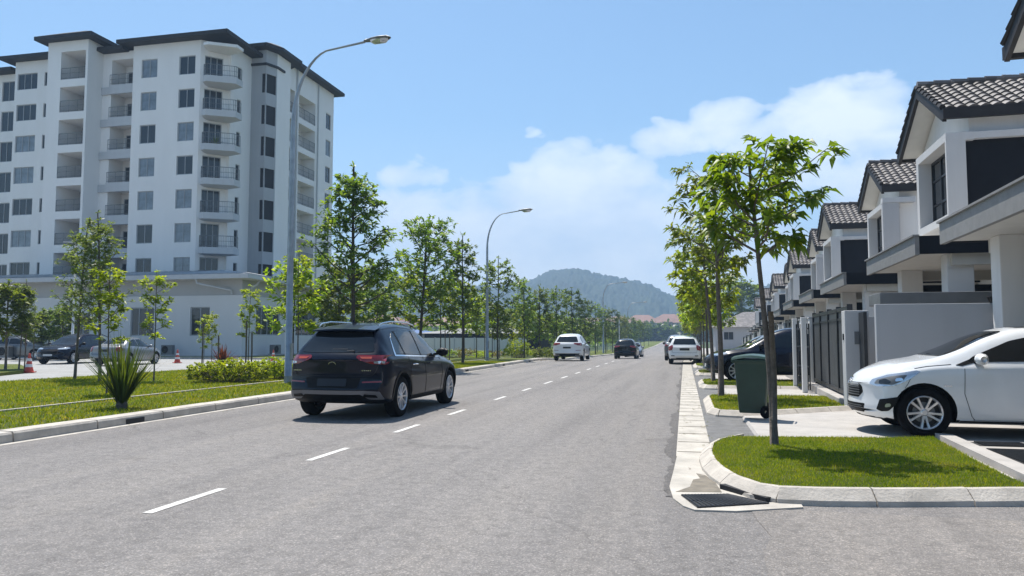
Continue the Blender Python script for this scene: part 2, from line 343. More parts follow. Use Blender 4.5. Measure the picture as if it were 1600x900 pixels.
for px, py, wa, we, k in BANKS:
    a0, e0 = dirang(px, py)
    da = mathn('DIVIDE', mathn('SUBTRACT', az, a0), wa); de = mathn('DIVIDE', mathn('SUBTRACT', el, e0), we)
    g = mathn('EXPONENT', mathn('MULTIPLY', mathn('ADD', mathn('MULTIPLY', da, da), mathn('MULTIPLY', de, de)), -1.0))
    g = mathn('MULTIPLY', g, k)
    tot = g if tot is None else mathn('MAXIMUM', tot, g)
dens = mathn('ADD', mathn('MULTIPLY', mathn('SUBTRACT', tot, .42), 1.5), mathn('MULTIPLY', mathn('SUBTRACT', nz.outputs['Fac'], .5), 1.75))
cr = ramp(wn, [(.0, (0, 0, 0)), (.09, (.36, .36, .36)), (.26, (.68, .68, .68)), (.6, (.9, .9, .9))], dens)
# hazy brightening low over the horizon
hz = N(wn, 'ShaderNodeMapRange'); hz.inputs[1].default_value = 0; hz.inputs[2].default_value = 16; hz.inputs[3].default_value = .6; hz.inputs[4].default_value = 0; wn.links.new(el, hz.inputs[0])
shade = ramp(wn, [(.35, (5.3, 6.2, 7.4)), (.6, (7.2, 7.7, 8.3))], nz2.outputs['Fac'])
tint = N(wn, 'ShaderNodeMix', data_type='RGBA', blend_type='MULTIPLY'); tint.inputs[0].default_value = 1; tint.inputs[7].default_value = (.84, 1.0, 1.03, 1)
wn.links.new(sky.outputs[0], tint.inputs[6])
m0 = N(wn, 'ShaderNodeMix', data_type='RGBA'); wn.links.new(hz.outputs[0], m0.inputs[0]); wn.links.new(tint.outputs[2], m0.inputs[6]); m0.inputs[7].default_value = (4.7, 5.9, 7.6, 1)
m1 = N(wn, 'ShaderNodeMix', data_type='RGBA'); wn.links.new(cr.outputs[0], m1.inputs[0]); wn.links.new(m0.outputs[2], m1.inputs[6]); wn.links.new(shade.outputs[0], m1.inputs[7])
wn.links.new(m1.outputs[2], bg.inputs[0]); bg.inputs[1].default_value = SKYK

# ------------------------------------------------------------------ ground, roads, kerbs
KL, KR, LANE = -8.8, -.12, -4.12
sheet('ground', -900, 900, -60, 1500, -.08, M['farground'], nx=2)
b = MB()
# the road and the side-road mouth in front of the kerbed island, one sheet
ys = ysteps(-20, 620); v = []
for y in ys: v += [(KL, y, gz(y)), (LANE, y, gz(y)+.03 if y < 300 else gz(y)), (KR, y, gz(y))]
b.add(v, [(j*3+i, j*3+i+1, (j+1)*3+i+1, (j+1)*3+i) for j in range(len(ys)-1) for i in range(2)])
b.add([(KR, -20, 0), (45, -20, 0), (45, 8.2, 0), (KR, 8.2, 0)], [(0, 1, 2, 3)])
tag(b.build('road', M['asphalt']), kind='structure')
b = MB()
dash = [5.22, 7.83, 10.41, 12.99, 16.34, 19.3, 22.4, 25.6, 29.0, 32.5, 36.0, 40.0, 44.0, 48, 52.5, 57, 62, 67, 72, 78, 84, 90, 97, 104, 112, 120]
for y in dash:
    L = 1.0 if y < 20 else 1.35; 
    def zc(yy): return gz(yy)+.034
    b.add([(LANE-.043, y, zc(y)), (LANE+.043, y, zc(y)), (LANE+.043, y+L, zc(y+L)), (LANE-.043, y+L, zc(y+L))], [(0, 1, 2, 3)])
tag(b.build('lane_markings', M['paint']), kind='structure')
rj = random.Random(21)
b = MB(); seam = [(.18+.35*((y+20)/26)-.9*(1-(y+20)/26)+rj.uniform(-.06, .06), y) for y in [-20+26.6*i/60 for i in range(61)]]
b.add([(x, y, .004) for x, y in seam]+[(45, y, .004) for x, y in seam], [(i, 61+i, 62+i, i+1) for i in range(60)]); tag(b.build('side_road', M['asphalt_side']), kind='structure')
b = MB(); ey = [6.9+.09*i for i in range(600)]; w_ = [.05]
for _ in ey: w_.append(max(.015, min(.15, w_[-1]+rj.uniform(-.03, .03))))
b.add([(KR-w_[i]+(.0 if y > 8.6 else -.02), y, gz(y)+.005) for i, y in enumerate(ey)]+[(KR-.001, y, gz(y)+.006) for y in ey], [(i, 600+i, 601+i, i+1) for i in range(599)]); tag(b.build('tar_edge', M['tar']), kind='structure')
# left kerb with gutter
kp = [(KL, y) for y in ysteps(-10, 500)]
b = MB(); strip(b, [(x, y) for x, y in kp], [(.13, .005), (.02, .008)])
tag(b.build('gutter_strip', M['gutter']), kind='structure')
def kerb_run(pts, name, prof, seg=1.2, gap=.012):
    # stones laid end to end along the path, with open joints
    P = [Vector((p[0], p[1])) for p in pts]; L = [0]
    for a, c in zip(P, P[1:]): L.append(L[-1]+(c-a).length)
    def at(s):
        for i in range(len(P)-1):
            if s <= L[i+1]+1e-9: t = (s-L[i])/max(1e-9, L[i+1]-L[i]); return P[i].lerp(P[i+1], t)
        return P[-1]
    b = MB(); s = 0
    while s < L[-1]-.05:
        e = min(L[-1], s+seg*(1 if s < 90 else 4)); k = len(prof)
        inner = [x for x in L if s+gap < x < e-gap]
        ss = [s+gap]+inner+[e-gap]; v = []
        for q in ss:
            p = at(q); d = (at(min(L[-1], q+.03))-at(max(0, q-.03))).normalized(); nrm = Vector((d.y, -d.x))
            jz = random.uniform(-.003, .003)
            for o, z in prof: v.append((p.x+nrm.x*o, p.y+nrm.y*o, gz(p.y)+z+jz))
        f = [(i*k+j, (i+1)*k+j, (i+1)*k+j+1, i*k+j+1) for i in range(len(ss)-1) for j in range(k-1)]
        f += [tuple(range(k)), tuple(range(len(ss)*k-1, (len(ss)-1)*k-1, -1))]
        b.add(v, f); s = e
    return tag(b.build(name, M['kerb']), kind='structure')
kerb_run([(KL, y) for y in (-8, 20, 45, 60, 80, 110, 170, 230, 330, 410, 490)], 'kerb', [(0, -.02), (-.012, .115), (-.035, .145), (-.29, .152), (-.30, -.02)], seg=1.5)
b = MB()
for y in (10.6, 22.9, 30.0, 36.5, 43): b.add([(KL+.002, y, .012), (KL+.002, y+.42, .012), (KL+.002, y+.42, .09), (KL+.002, y, .09)], [(0, 1, 2, 3)]); b.box(KL-.03, KL+.004, y, y+.42, .012, .085)
tag(b.build('drain_slots', M['dark']), kind='structure')
# left verge lawn
def lx(y): return -19.7-.2*math.sin(y*.2) if y < 34 else (-19.7+(y-34)*.12 if y < 60 else -16.6)
sheet('left_lawn', lx, lambda y: KL-.295, -8, 480, .125, M['lawn'], nx=3)
kerb_run([(-11.55, y) for y in (-8, 30, 60)], 'garden_edging', [(.04, .11), (.04, .155), (-.04, .155), (-.04, .11)], seg=2.2)
b = MB(); b.add([(-75, -30, -.02), (-19.75, -30, -.02), (-19.75, 45, -.02), (-75, 45, -.02)], [(0, 1, 2, 3)])
tag(b.build('car_park_road', M['lotroad']), kind='structure')
b = MB(); b.prism([(-75, 45), (-19.9, 45), (-19.9, 78), (-75, 78)], -.06, .07); tag(b.build('building_lawn', M['lawn']), kind='structure')
kerb_run([(-19.85, 34), (-19.85, 44.9), (-24, 44.95), (-75, 44.95)], 'lot_kerb', [(.05, -.04), (.05, .10), (-.12, .10), (-.12, -.04)], seg=1.5)
b = MB(); b.prism([(-75, 47.6), (-30.6, 47.6), (-30.6, 78), (-75, 78)], .0, .105); tag(b.build('building_apron', M['concrete']), kind='structure')
# right side: gutter, apron, driveways, islands
sheet('gutter_channel', KR, lambda y: .36, 13.2, 480, .012, M['gutter'])
b = MB()
yy = 13.2
while yy < 90:
    b.box(KR-.004, .365, yy, yy+.012, gz(yy)+.013, gz(yy)+.0165); yy += .75
b.box(KR-.015, KR-.001, 13.2, 90, -.5, -.49)
for k in range(4): b.box(KR+.01, .30, 9.55+k*.9, 9.562+k*.9, .016, .0195)
tag(b.build('gutter_joints', M['stain']), kind='structure')
sheet('apron_asphalt', .30, .98, 8.3, 480, .016, M['apron'])
sheet('driveway', .975, 16, 8.22, 200, .055, M['concrete'], nx=2)
sheet('right_ground', 16.0, 40, 8.22, 200, .05, M['concrete'])
# gutter throat and pad by the catch basin
b = MB(); strip(b, [(.95, y) for y in ysteps(8.3, 200)], [(0, .016), (.027, .056)]); tag(b.build('driveway_edge', M['concrete']), kind='structure')
b = MB(); b.add([(KR, 9.2, .013), (.19, 9.2, .013), (.30, 9.2, .013), (.32, 13.2, .013), (KR, 13.2, .013)], [(0, 1, 2, 3, 4)])
pad = [PZ(*p)[:2] for p in ((1046, 762), (1052, 781), (1068, 793), (1085, 799), (1150, 801), (1255, 795), (1245, 778), (1190, 765), (1115, 745), (1095, 728), (1092, 712), (1058, 712), (1053, 735))]
b.prism(pad, -.02, .014); tag(b.build('catch_basin_pad', M['gutter']), kind='structure')
b = MB(); st = [PZ(*p)[:2] for p in ((1056, 771), (1078, 763), (1083, 752), (1094, 750), (1088, 742), (1102, 745), (1118, 757), (1128, 772))]
b.prism(st, .0, .017); tag(b.build('silt_stain', M['stain']), kind='structure')
gr = empty('drain_grate', (*PZ(1132, 788)[:2], 0), 0, 'black iron grate set in the catch basin at the corner of the kerb', 'drain grate')
g0 = PZ(1064, 777); g1 = PZ(1138, 776); g2 = PZ(1203, 790); g3 = PZ(1090, 797)
b = MB(); b.add([(p.x-gr.location.x, p.y-gr.location.y, .0185) for p in (g3, g2, g1, g0)], [(0, 1, 2, 3)]); b.build('pit', M['dark'], gr)
b = MB()
for k in range(15):
    t = (k+.5)/15; a = g0.lerp(g1, t); c = g3.lerp(g2, t); b.tube([(a.x-gr.location.x, a.y-gr.location.y, .024), (c.x-gr.location.x, c.y-gr.location.y, .024)], .006, 4)
for t in (.02, .5, .98):
    a = g0.lerp(g3, t); c = g1.lerp(g2, t); b.tube([(a.x-gr.location.x, a.y-gr.location.y, .022), (c.x-gr.location.x, c.y-gr.location.y, .022)], .007, 4)
b.build('bars', M['darkmetal'], gr)

b = MB(); i0 = PZ(1128, 766); i1 = PZ(1200, 787); dd = (i1-i0).normalized(); nn_ = Vector((dd.y, -dd.x, 0)); i0 = i0-nn_*.01; i1 = i1-nn_*.01
b.add([tuple(i0+nn_*.034+Vector((0, 0, .0))), tuple(i1+nn_*.034), tuple(i1+nn_*.034+Vector((0, 0, .052))), tuple(i0+nn_*.034+Vector((0, 0, .058))),
       tuple(i0-nn_*.05+Vector((0, 0, .0))), tuple(i1-nn_*.05), tuple(i1-nn_*.05+Vector((0, 0, .052))), tuple(i0-nn_*.05+Vector((0, 0, .058)))], [(0, 1, 2, 3), (4, 7, 6, 5), (3, 2, 6, 7), (0, 3, 7, 4), (1, 5, 6, 2)])
tag(b.build('inlet_opening', M['dark']), kind='structure')
KPROF = [(0, -.03), (-.012, .045), (-.11, .13), (-.15, .135), (-.16, -.02)]
def grass_blades(name, inside, x0, x1, y0, y1, n, h, z, label=None, w=.006, seed=1, m=None, lean=.5):
    rng = np.random.default_rng(seed); P = np.column_stack([rng.uniform(x0, x1, n), rng.uniform(y0, y1, n)])
    P = P[np.array([inside(p[0], p[1]) for p in P])]; n = len(P)
    hh = h*rng.uniform(.5, 1.3, n); a = rng.uniform(0, 2*np.pi, n); la = rng.uniform(0, 2*np.pi, n); ln = hh*lean*rng.uniform(.1, 1.4, n)
    zz = np.array([gz(y) for y in P[:, 1]])+z
    V = np.zeros((n, 3, 3)); dx = np.cos(a)*w; dy = np.sin(a)*w
    V[:, 0] = np.column_stack([P[:, 0]-dx, P[:, 1]-dy, zz]); V[:, 1] = np.column_stack([P[:, 0]+dx, P[:, 1]+dy, zz])
    V[:, 2] = np.column_stack([P[:, 0]+np.cos(la)*ln, P[:, 1]+np.sin(la)*ln, zz+hh])
    o = fastmesh(name, V.reshape(-1, 3), np.arange(3*n).reshape(-1, 3), m or M['blade'])
    return tag(o, label, 'grass' if label else None, kind='stuff')
def inpoly(poly):
    def f(x, y):
        c = False; j = len(poly)-1
        for i in range(len(poly)):
            xi, yi = poly[i]; xj, yj = poly[j]
            if (yi > y) != (yj > y) and x < (xj-xi)*(y-yi)/(yj-yi)+xi: c = not c
            j = i
        return c
    return f
def offset_in(poly, d):
    n = len(poly); out = []
    for i in range(n):
        a = Vector(poly[i-1]); p = Vector(poly[i]); c = Vector(poly[(i+1) % n]); t = ((c-p).normalized()+(p-a).normalized()).normalized()
        out.append((p.x-t.y*d, p.y+t.x*d))
    return out
def island(outer, kerbpts, n, h, seed, label):
    top = MB(); top.prism(offset_in(outer, .155), lambda x, y: gz(y)-.02, lambda x, y: gz(y)+.125)
    tag(top.build('island_turf', M['lawn']), kind='structure')
    kerb_run(kerbpts, 'island_kerb', [(o, z) for o, z in KPROF], seg=.82, gap=.006)
    xs = [p[0] for p in outer]; ys_ = [p[1] for p in outer]
    grass_blades('grass', inpoly(offset_in(outer, .14)), min(xs), max(xs), min(ys_), max(ys_), n, h, .12, label, seed=seed, w=.0035 if seed == 1 else .006)
# near island: along the side road, round the corner, back up to the driveway
isl = [PZ(*p)[:2] for p in ((1600, 792), (1480, 792.5), (1380, 793), (1290, 792), (1215, 789), (1170, 781), (1130, 766), (1108, 751), (1096, 737), (1091, 722), (1096, 708), (1110, 700), (1130, 694.5))]
isl = [(a, c) for a, c in isl]
far_edge = [(1.55, 10.62), (2.4, 10.75), (3.2, 10.95)]
e0 = isl[0]
right_edge = [(3.12, 9.2), (3.05, 8.2), (3.02, 7.35)]
# run on to the right past the picture
outer = [(e0[0]+.25, e0[1]+.05)]+list(isl)+far_edge+right_edge
outer_ccw = outer[::-1]
kpath = [(9.0, e0[1]+1.25)]+list(isl[:-1])+[(.62, 10.62)]
kpath_r = kpath[::-1]   # direction so that the stones' back faces the grass
island(outer_ccw, kpath_r, 62000, .027, 1, 'mown green grass on the kerbed corner plot under the slender street tree')
b = MB()
b.prism([(3.03, 7.5), (3.22, 7.45), (3.42, 11.1), (3.24, 11.2)], .02, .132); b.prism([(3.9, 7.7), (9, 8.6), (9, 8.25), (3.9, 7.35)], .0, .10)
tag(b.build('drain_kerb', M['concrete']), kind='structure')
b = MB(); b.prism([(3.22, 7.6), (9, 8.6), (9, 10.95), (3.42, 10.95)], .01, .075); tag(b.build('drain_surround', M['concrete']), kind='structure')
for nm, poly, lab in (('drain_grate', [(3.42, 8.2), (4.1, 8.3), (4.1, 10.15), (3.5, 10.15)], 'long black slotted drain grate beside the corner grass near the white hatchback'),
                 ('drain_grate', [(3.50, 10.42), (4.1, 10.42), (4.1, 10.78), (3.52, 10.78)], 'short dark drain grate just in front of the white hatchback')):
    c = Vector(poly[0]); g = empty(nm, (c.x, c.y, .07), 0, lab, 'drain grate'); b = MB(); b.prism([(x-c.x, y-c.y) for x, y in poly], -.01, .009); b.build('pit', M['dark'], g)
    b = MB(); x0 = .02; 
    yb = poly[0][1]
    while yb < poly[2][1]-.03: b.box(.06, poly[1][0]-c.x-.02, yb-c.y+.02, yb-c.y+.034, .010, .022); yb += .045
    b.build('bars', M['darkmetal'], g)
# further islands between driveways
ISL = [(13.75, 17.9), (21.0, 24.6), (28.3, 31.8), (35.4, 39.5), (43.8, 47.6), (52.2, 56.0), (60.6, 64.4), (69, 73), (77.5, 81.5), (86, 90), (95, 99)]
labs = ['grass plot round the green wheelie bin', 'grass plot under the nose of the near navy car', 'grass plot under the nose of the far navy car']
for i, (a, c) in enumerate(ISL):
    xr = 3.05+.042*(a-14); xl = .36
    o = [(xl+.55, a), (xr, a+1.2 if i == 0 else a), (xr, c), (xl+.5, c), (xl+.12, c-.15), (xl, c-.6), (xl, a+.55), (xl+.12, a+.16)]
    if i == 0: o = [(xl+.6, a-.02), (xl+1.0, a+.1), (xr, a+1.45), (xr+.02, c), (xl+.5, c), (xl+.12, c-.15), (xl, c-.6), (xl, a+.55), (xl+.14, a+.14)]
    kp2 = [o[2], (xr-.5, c), *[p for p in o[3:]], *( [o[0], o[1], o[2]] if i == 0 else [o[0], o[1]])]
    if i == 0: kp2 = [o[3], *o[4:], o[0], o[1], o[2]]
    island(o, kp2, [12000, 6500, 3000, 2000][i] if i < 4 else 900, .045, 10+i, (labs[i] if i < 3 else f'kerbed grass plot between driveways, {["fourth","fifth","sixth","seventh","eighth","ninth","tenth","eleventh"][i-3]} from the green bin').replace('fourth', 'third beyond'))
# lawn blades on the left verge
grass_blades('grass', lambda x, y: x > lx(y), -20, KL-.31, 7, 40, 150000, .05, .12, 'mown bright green grass on the broad verge beside the left kerb', w=.011, seed=5, lean=.7)
b = MB(); b.prism([PZ(*p)[:2] for p in ((-30, 590), (36, 583), (44, 578), (30, 572), (-30, 572))], -.02, .10); tag(b.build('lot_island', M['lawn']), kind='structure')

# ------------------------------------------------------------------ trees and plants
def leaves_mesh(name, tips, m, parent, rng, n=8, L=.17, w=.05, droop=.5, spread=.9, segs=2, up=.25):
    """tips: (point, outward direction). Each tip carries a whorl of n pointed leaves."""
    T = np.array([np.concatenate([p, d]) for p, d in tips]); T = np.repeat(T, n, axis=0); k = len(T)
    base = T[:, :3]+rng.normal(0, .02, (k, 3))*L/.17; out = T[:, 3:]
    d = rng.normal(0, 1, (k, 3)); d[:, 2] = d[:, 2]*.45+up; d += out*(.55/spread)
    d /= np.linalg.norm(d, axis=1)[:, None]
    side = np.cross(d, np.array([0, 0, 1.0])); side /= np.maximum(1e-4, np.linalg.norm(side, axis=1))[:, None]
    tilt = rng.normal(0, .5, k)[:, None]; side = side+np.array([0, 0, 1.0])*tilt; side /= np.linalg.norm(side, axis=1)[:, None]
    ln = L*rng.uniform(.6, 1.25, k)[:, None]; ww = w*rng.uniform(.75, 1.2, k)[:, None]; dr = droop*rng.uniform(.3, 1.3, k)[:, None]
    z = np.array([0, 0, 1.0])
    p0 = base; pm = base+d*ln*.5-z*ln*dr*.16; pt = base+d*ln*.92-z*ln*dr*.62
    fold = z*ww*.22
    if segs == 2:
        a = pm+side*ww*.5+fold; b_ = pm-side*ww*.5+fold
        V = np.stack([p0, a, pm, b_, pt], axis=1).reshape(-1, 3); i = np.arange(k)*5
        F = np.concatenate([np.stack([i, i+1, i+2], 1), np.stack([i, i+2, i+3], 1), np.stack([i+1, i+4, i+2], 1), np.stack([i+2, i+4, i+3], 1)])
    else:
        a = pm+side*ww*.5; b_ = pm-side*ww*.5
        V = np.stack([p0, a, pt, b_], axis=1).reshape(-1, 3); i = np.arange(k)*4
        F = np.stack([i, i+1, i+2, i+3], 1)
    return fastmesh(name, V, F, m, parent, smooth=(segs == 2))

def grow(rng, h, cb, cr, cc=(0, 0), lean=(0, 0), nb=16, rad=.05, sub=5, shape='oval', upang=.6, twig=.35, base_z=0, off=None):
    """trunk polyline, limbs, and leaf tips inside a crown between heights cb and h, radius cr"""
    tr = []
    for i in range(9):
        t = i/8; tr.append(Vector((lean[0]*t**1.3+math.sin(t*5+rng.uniform(0, 1))*.012*h*.3, lean[1]*t**1.3+rng.uniform(-.008, .008)*h*.3, base_z+t*h*.985)))
    def tp(z):
        z = max(0, min(.9999, (z-base_z)/(h*.985)))*8; i = int(z); return tr[i].lerp(tr[min(8, i+1)], z-i)
    limbs, tips = [], []
    for b in range(nb):
        t = (b+rng.uniform(.1, .9))/nb; z0 = cb*.82+(h-cb*.82)*.86*t
        if shape == 'cone': rr = cr*(1.05-.85*t)*(.75 if t < .12 else 1)
        elif shape == 'top': rr = cr*(.45+.75*math.sin(math.pi*min(1, t*.75+.15)))
        else: rr = cr*math.sin(math.pi*(.18+.74*t))**.7
        rr *= rng.uniform(.65, 1.15)
        a = b*2.4+rng.uniform(-.5, .5); d = Vector((math.cos(a), math.sin(a), 0))
        p0 = tp(z0); p0 = Vector(p0); rise = rr*upang*rng.uniform(.6, 1.3)
        e = p0+d*rr+Vector((cc[0]*t, cc[1]*t, rise)); e.z = min(e.z, base_z+h)
        mid = p0.lerp(e, .5)+Vector((0, 0, -rr*.08))+Vector(rng.uniform(-.06, .06, 3))*rr
        limbs.append(([p0, mid, e], rad*(.42-.22*t)))
        for s in range(sub):
            u = .3+.7*(s+rng.uniform(0, 1))/sub; q = p0.lerp(mid, u*2) if u < .5 else mid.lerp(e, u*2-1)
            dd = (d*.6+Vector((rng.normal(0, .7), rng.normal(0, .7), rng.normal(.25, .4)))).normalized()
            tl = twig*rng.uniform(.5, 1.3)*(1.1-.3*u); tq = q+dd*tl
            limbs.append(([q, q.lerp(tq, .5)+Vector((0, 0, .02)), tq], rad*.10)); tips.append((tq, dd))
            if rng.uniform() < .6: tips.append((q.lerp(tq, .5), dd))
        tips.append((e, d))
    tips.append((tr[-1], Vector((0, 0, 1)))); 
    return tr, limbs, tips
def make_tree(name, seed, h, cb, cr, leaf, bark, L=.17, w=.05, n=8, nb=16, sub=5, rad=.05, segs=2, droop=.5, stub=False, **kw):
    rng = np.random.default_rng(seed); root = empty(name)
    tr, limbs, tips = grow(rng, h, cb, cr, nb=nb, sub=sub, rad=rad, **kw)
    b = MB(); b.tube(tr, [rad*(1.25 if i == 0 else 1.05-.085*i) for i in range(9)], 8)
    for pts, r in limbs: b.tube(pts, [max(.004, r), max(.003, r*.75), max(.002, r*.4)], 5, cap=False)
    if stub: b.tube([Vector((0, 0, .0)), Vector((.02, 0, .8)), Vector((.0, -.02, 1.62))], [.046, .038, .031], 8)
    b.build('trunk', bark, root, smooth=True)
    leaves_mesh('crown', tips, leaf, root, rng, n=n, L=L, w=w, segs=segs, droop=droop)
    return root
def place(root, x, y, rz=0, s=1, sz=None, label=None, cat='tree', group=None, first=False, dz=0):
    o = root if first else copy_tree(root)
    o.location = (x, y, gz(y)+dz); o.rotation_euler = (0, 0, rz); o.scale = (s, s, sz if sz else s); tag(o, label, cat, group); return o

LG = 'street trees on the left verge'; RG = 'street trees on the right kerb'
# near right street trees, each grown for itself
p = PZ(1209, 711)
t = make_tree('street_tree', 101, 3.58, 2.75, .64, M['leafR'], M['bark'], L=.20, w=.075, n=10, nb=19, sub=4, rad=.043, shape='top', lean=(-.2, .08), cc=(.18, 0), droop=.95, upang=.75, twig=.2, stub=True)
place(t, p.x, p.y, dz=.10, label='slender forked street tree on the corner grass with big drooping glossy leaves', group=RG, first=True)
p = PZ(1126.5, 628)
t = make_tree('street_tree', 102, 5.15, 3.3, .74, M['leafR'], M['bark'], L=.24, w=.09, n=8, nb=18, sub=4, rad=.06, shape='top', lean=(-.05, 0), droop=.9, upang=.6, twig=.3)
place(t, p.x, p.y, dz=.10, label='tall glossy leaved street tree behind the green wheelie bin', group=RG, first=True)
p = PZ(1114.5, 602)
t = make_tree('street_tree', 103, 4.9, 3.3, .82, M['leafR'], M['bark'], L=.25, w=.09, n=8, nb=16, sub=4, rad=.055, shape='top', lean=(-.30, 0), cc=(-.1, 0), droop=.8, upang=.5, twig=.3)
place(t, p.x, p.y, dz=.10, label='broad glossy street tree leaning towards the road, second beyond the bin', group=RG, first=True)
r1 = make_tree('street_tree', 104, 4.1, 2.3, .85, M['leafY'], M['bark'], L=.27, w=.12, n=9, nb=18, sub=6, rad=.045, shape='top', droop=.7, upang=.5, twig=.28)
words = ['third', 'fourth', 'fifth', 'sixth', 'seventh', 'eighth', 'ninth', 'tenth', 'eleventh', 'twelfth', 'thirteenth', 'fourteenth', 'fifteenth', 'sixteenth', 'seventeenth', 'eighteenth', 'nineteenth', 'twentieth']
for i, (px, Y, s) in enumerate([(1105, 31, 1.2), (1099.5, 37.5, 1.0), (1096, 43, 1.1), (1093, 50, 1.1), (1124, 47, .95), (1090, 58, 1.15), (1087, 67, 1.1), (1085, 78, 1.15), (1084, 92, 1.2)]):
    x = PX.__call__(px, 560, 1).x if False else PY(px, 560, Y).x
    place(r1, x, Y, random.uniform(0, 6), s, label=f'yellow-green street tree on the right kerb, {words[i]} beyond the bin', group=RG, first=(i == 0), dz=.1)

# left verge: the big tree behind the dark car, then the row
X0 = -10.9
t = make_tree('street_tree', 201, 7.2, 2.8, 1.6, M['leafL'], M['darkbark'], L=.24, w=.09, n=9, nb=34, sub=8, rad=.085, shape='cone', droop=.35, upang=.75, twig=.50)
place(t, X0, 23.6, label='tallest tree on the left verge, open crown, rising behind the dark crossover', group=LG, first=True, dz=.12)
t = make_tree('street_tree', 202, 6.35, 2.6, 1.35, M['leafL'], M['darkbark'], L=.25, w=.095, n=9, nb=28, sub=8, rad=.075, shape='oval', droop=.35, upang=.8, twig=.48, lean=(.45, 0))
place(t, X0, 30.1, label='broad dark green tree between the tallest tree and the second lamp', group=LG, first=True, dz=.12)
tv = [make_tree('street_tree', 203+k, 6.5, 2.2, 1.2, M[['leafL', 'leafP', 'leafL', 'leafD'][k]], M['darkbark'], L=.26, w=.115, n=8, nb=26, sub=7, rad=.06, segs=1, shape=['cone', 'oval', 'oval', 'oval'][k], droop=.3, upang=.75, twig=.50) for k in range(4)]
rowY = [(37, 1.02, 0), (44.1, .95, 2), (51.3, .86, 1), (57.8, .88, 0), (65.3, .95, 2), (74.9, 1.05, 3), (84.9, .98, 3), (95, 1.0, 2), (106, 1.02, 0), (118, 1.05, 3), (131, 1.0, 2), (145, 1.05, 0), (160, 1.1, 3), (176, 1.1, 2), (194, 1.1, 0), (214, 1.1, 3), (236, 1.1, 2)]
used = set()
rowW = ['first', 'second', *words]
def tplace(k, *a, **kw):
    f = k not in used; used.add(k); return place(tv[k], *a, first=f, **kw)
for i, (Y, s, k) in enumerate(rowY):
    o = tplace(k, X0+random.uniform(-.15, .15), Y, random.uniform(0, 6), s, label=f'green tree in the kerbside row on the left verge, {rowW[i]} beyond the broad dark one', group=LG, dz=.12)
# second row, younger yellow-green trees
yv = [make_tree('young_tree', 240+k, 4.4, 1.7, .95, M[['leafY', 'leafL', 'leafP'][k]], M['darkbark'], L=.26, w=.13, n=9, nb=20, sub=5, rad=.035, segs=1, shape='oval', droop=.4, upang=.6, twig=.42) for k in range(3)]
first = [True]*3
j = 0
Y = 25.5
ordinals = []
def ordw(n):
    base = ['', 'first', 'second', 'third', 'fourth', 'fifth', 'sixth', 'seventh', 'eighth', 'ninth', 'tenth', 'eleventh', 'twelfth', 'thirteenth', 'fourteenth', 'fifteenth', 'sixteenth', 'seventeenth', 'eighteenth', 'nineteenth']
    if n < 20: return base[n]
    tens = {2: 'twenty', 3: 'thirty', 4: 'forty'}[n//10]
    return tens+'-'+base[n % 10] if n % 10 else {2: 'twentieth', 3: 'thirtieth', 4: 'fortieth'}[n//10]
while Y < 215:
    k = j % 3 if j % 5 else 0
    place(yv[k], -13.7+random.uniform(-.5, .5), Y, random.uniform(0, 6), random.uniform(.85, 1.12), label=f'young tree in the rear row on the left verge, {ordw(j+1)} from the near end', group='young trees behind the kerbside row', first=first[k], dz=.12)
    first[k] = False; j += 1; Y += random.uniform(3.0, 4.2)*(1 if Y < 90 else 1.9)
# trees by the car park
fv = make_tree('feathery_tree', 260, 5.2, 1.9, .85, M['leafP'], M['bark'], L=.14, w=.05, n=11, nb=30, sub=7, rad=.045, segs=1, shape='cone', droop=.3, upang=.9, twig=.35, lean=(.25, 0))
sv = make_tree('sapling', 261, 3.3, 1.5, .42, M['leafY'], M['bark'], L=.16, w=.07, n=9, nb=14, sub=4, rad=.022, segs=1, shape='oval', droop=.4, upang=.8, twig=.2)
rv = make_tree('round_tree', 262, 3.9, 1.6, 1.15, M['leafL'], M['bark'], L=.24, w=.11, n=11, nb=26, sub=8, rad=.05, segs=1, shape='oval', droop=.5, upang=.35, twig=.32)
def at(px, py, root, s, rz, label, cat='tree', first=False, group=None, dz=.1, name=None):
    q = PZ(px, py, .1); return place(root, q.x, q.y, rz, s, label=label, cat=cat, group=group, first=first, dz=dz)
at(116, 593, fv, .95, .4, 'thin feathery tree leaning beside the car park road', first=True)
at(157, 597, fv, .98, 3.9, 'thin feathery tree with its trunk behind the spiky palm, tallest by the car park')
at(166, 617, sv, .92, 1.0, 'sapling with sparse yellow-green leaves just behind the spiky palm', first=True)
at(240, 597, sv, 1.0, 2.0, 'lone sapling with a small tuft of leaves, right of the parked silver car')
at(388, 578, sv, 1.05, 4.0, 'upright staked sapling rising out of the clipped hedge in front of the building corner')
at(330, 574, sv, .75, .3, 'low bushy sapling between wooden stakes beside the red-leaved plant')
at(318, 576, sv, .68, 5.3, 'small leaning sapling left of the red-leaved plant, tied to a stake')
q = PY(464, 590, 24.0); place(sv, q.x, q.y, .9, 1.32, label='yellow-green sapling just behind the nearest lamp pole', cat='tree', dz=.1)
at(8, 577, rv, .95, .2, 'round leafy tree on the kerbed island at the left end of the car park', first=True)
at(29, 577, fv, .72, 1.2, 'small feathery tree beside the round one on the car park island')
for i, (px, Y) in enumerate([(52, 40), (75, 42.5), (96, 41)]):
    q = PY(px, 560, Y); place(rv, q.x, Y, i*1.7, .82+.05*i, label=['bushy green tree', 'pale green bushy tree', 'bushy green tree'][i]+' behind the dark parked car, '+['left', 'middle', 'right'][i]+' one of three', cat='tree', dz=-.02)
q = PY(512, 560, 44); place(rv, q.x, 44, 2, 1.05, label='bushy tree at the right end of the apartment podium', cat='tree', dz=.1)
q = PY(575, 560, 40); place(rv, q.x, 40, 1, 1.1, label='bushy tree directly behind the tallest verge tree', cat='tree', dz=.1)

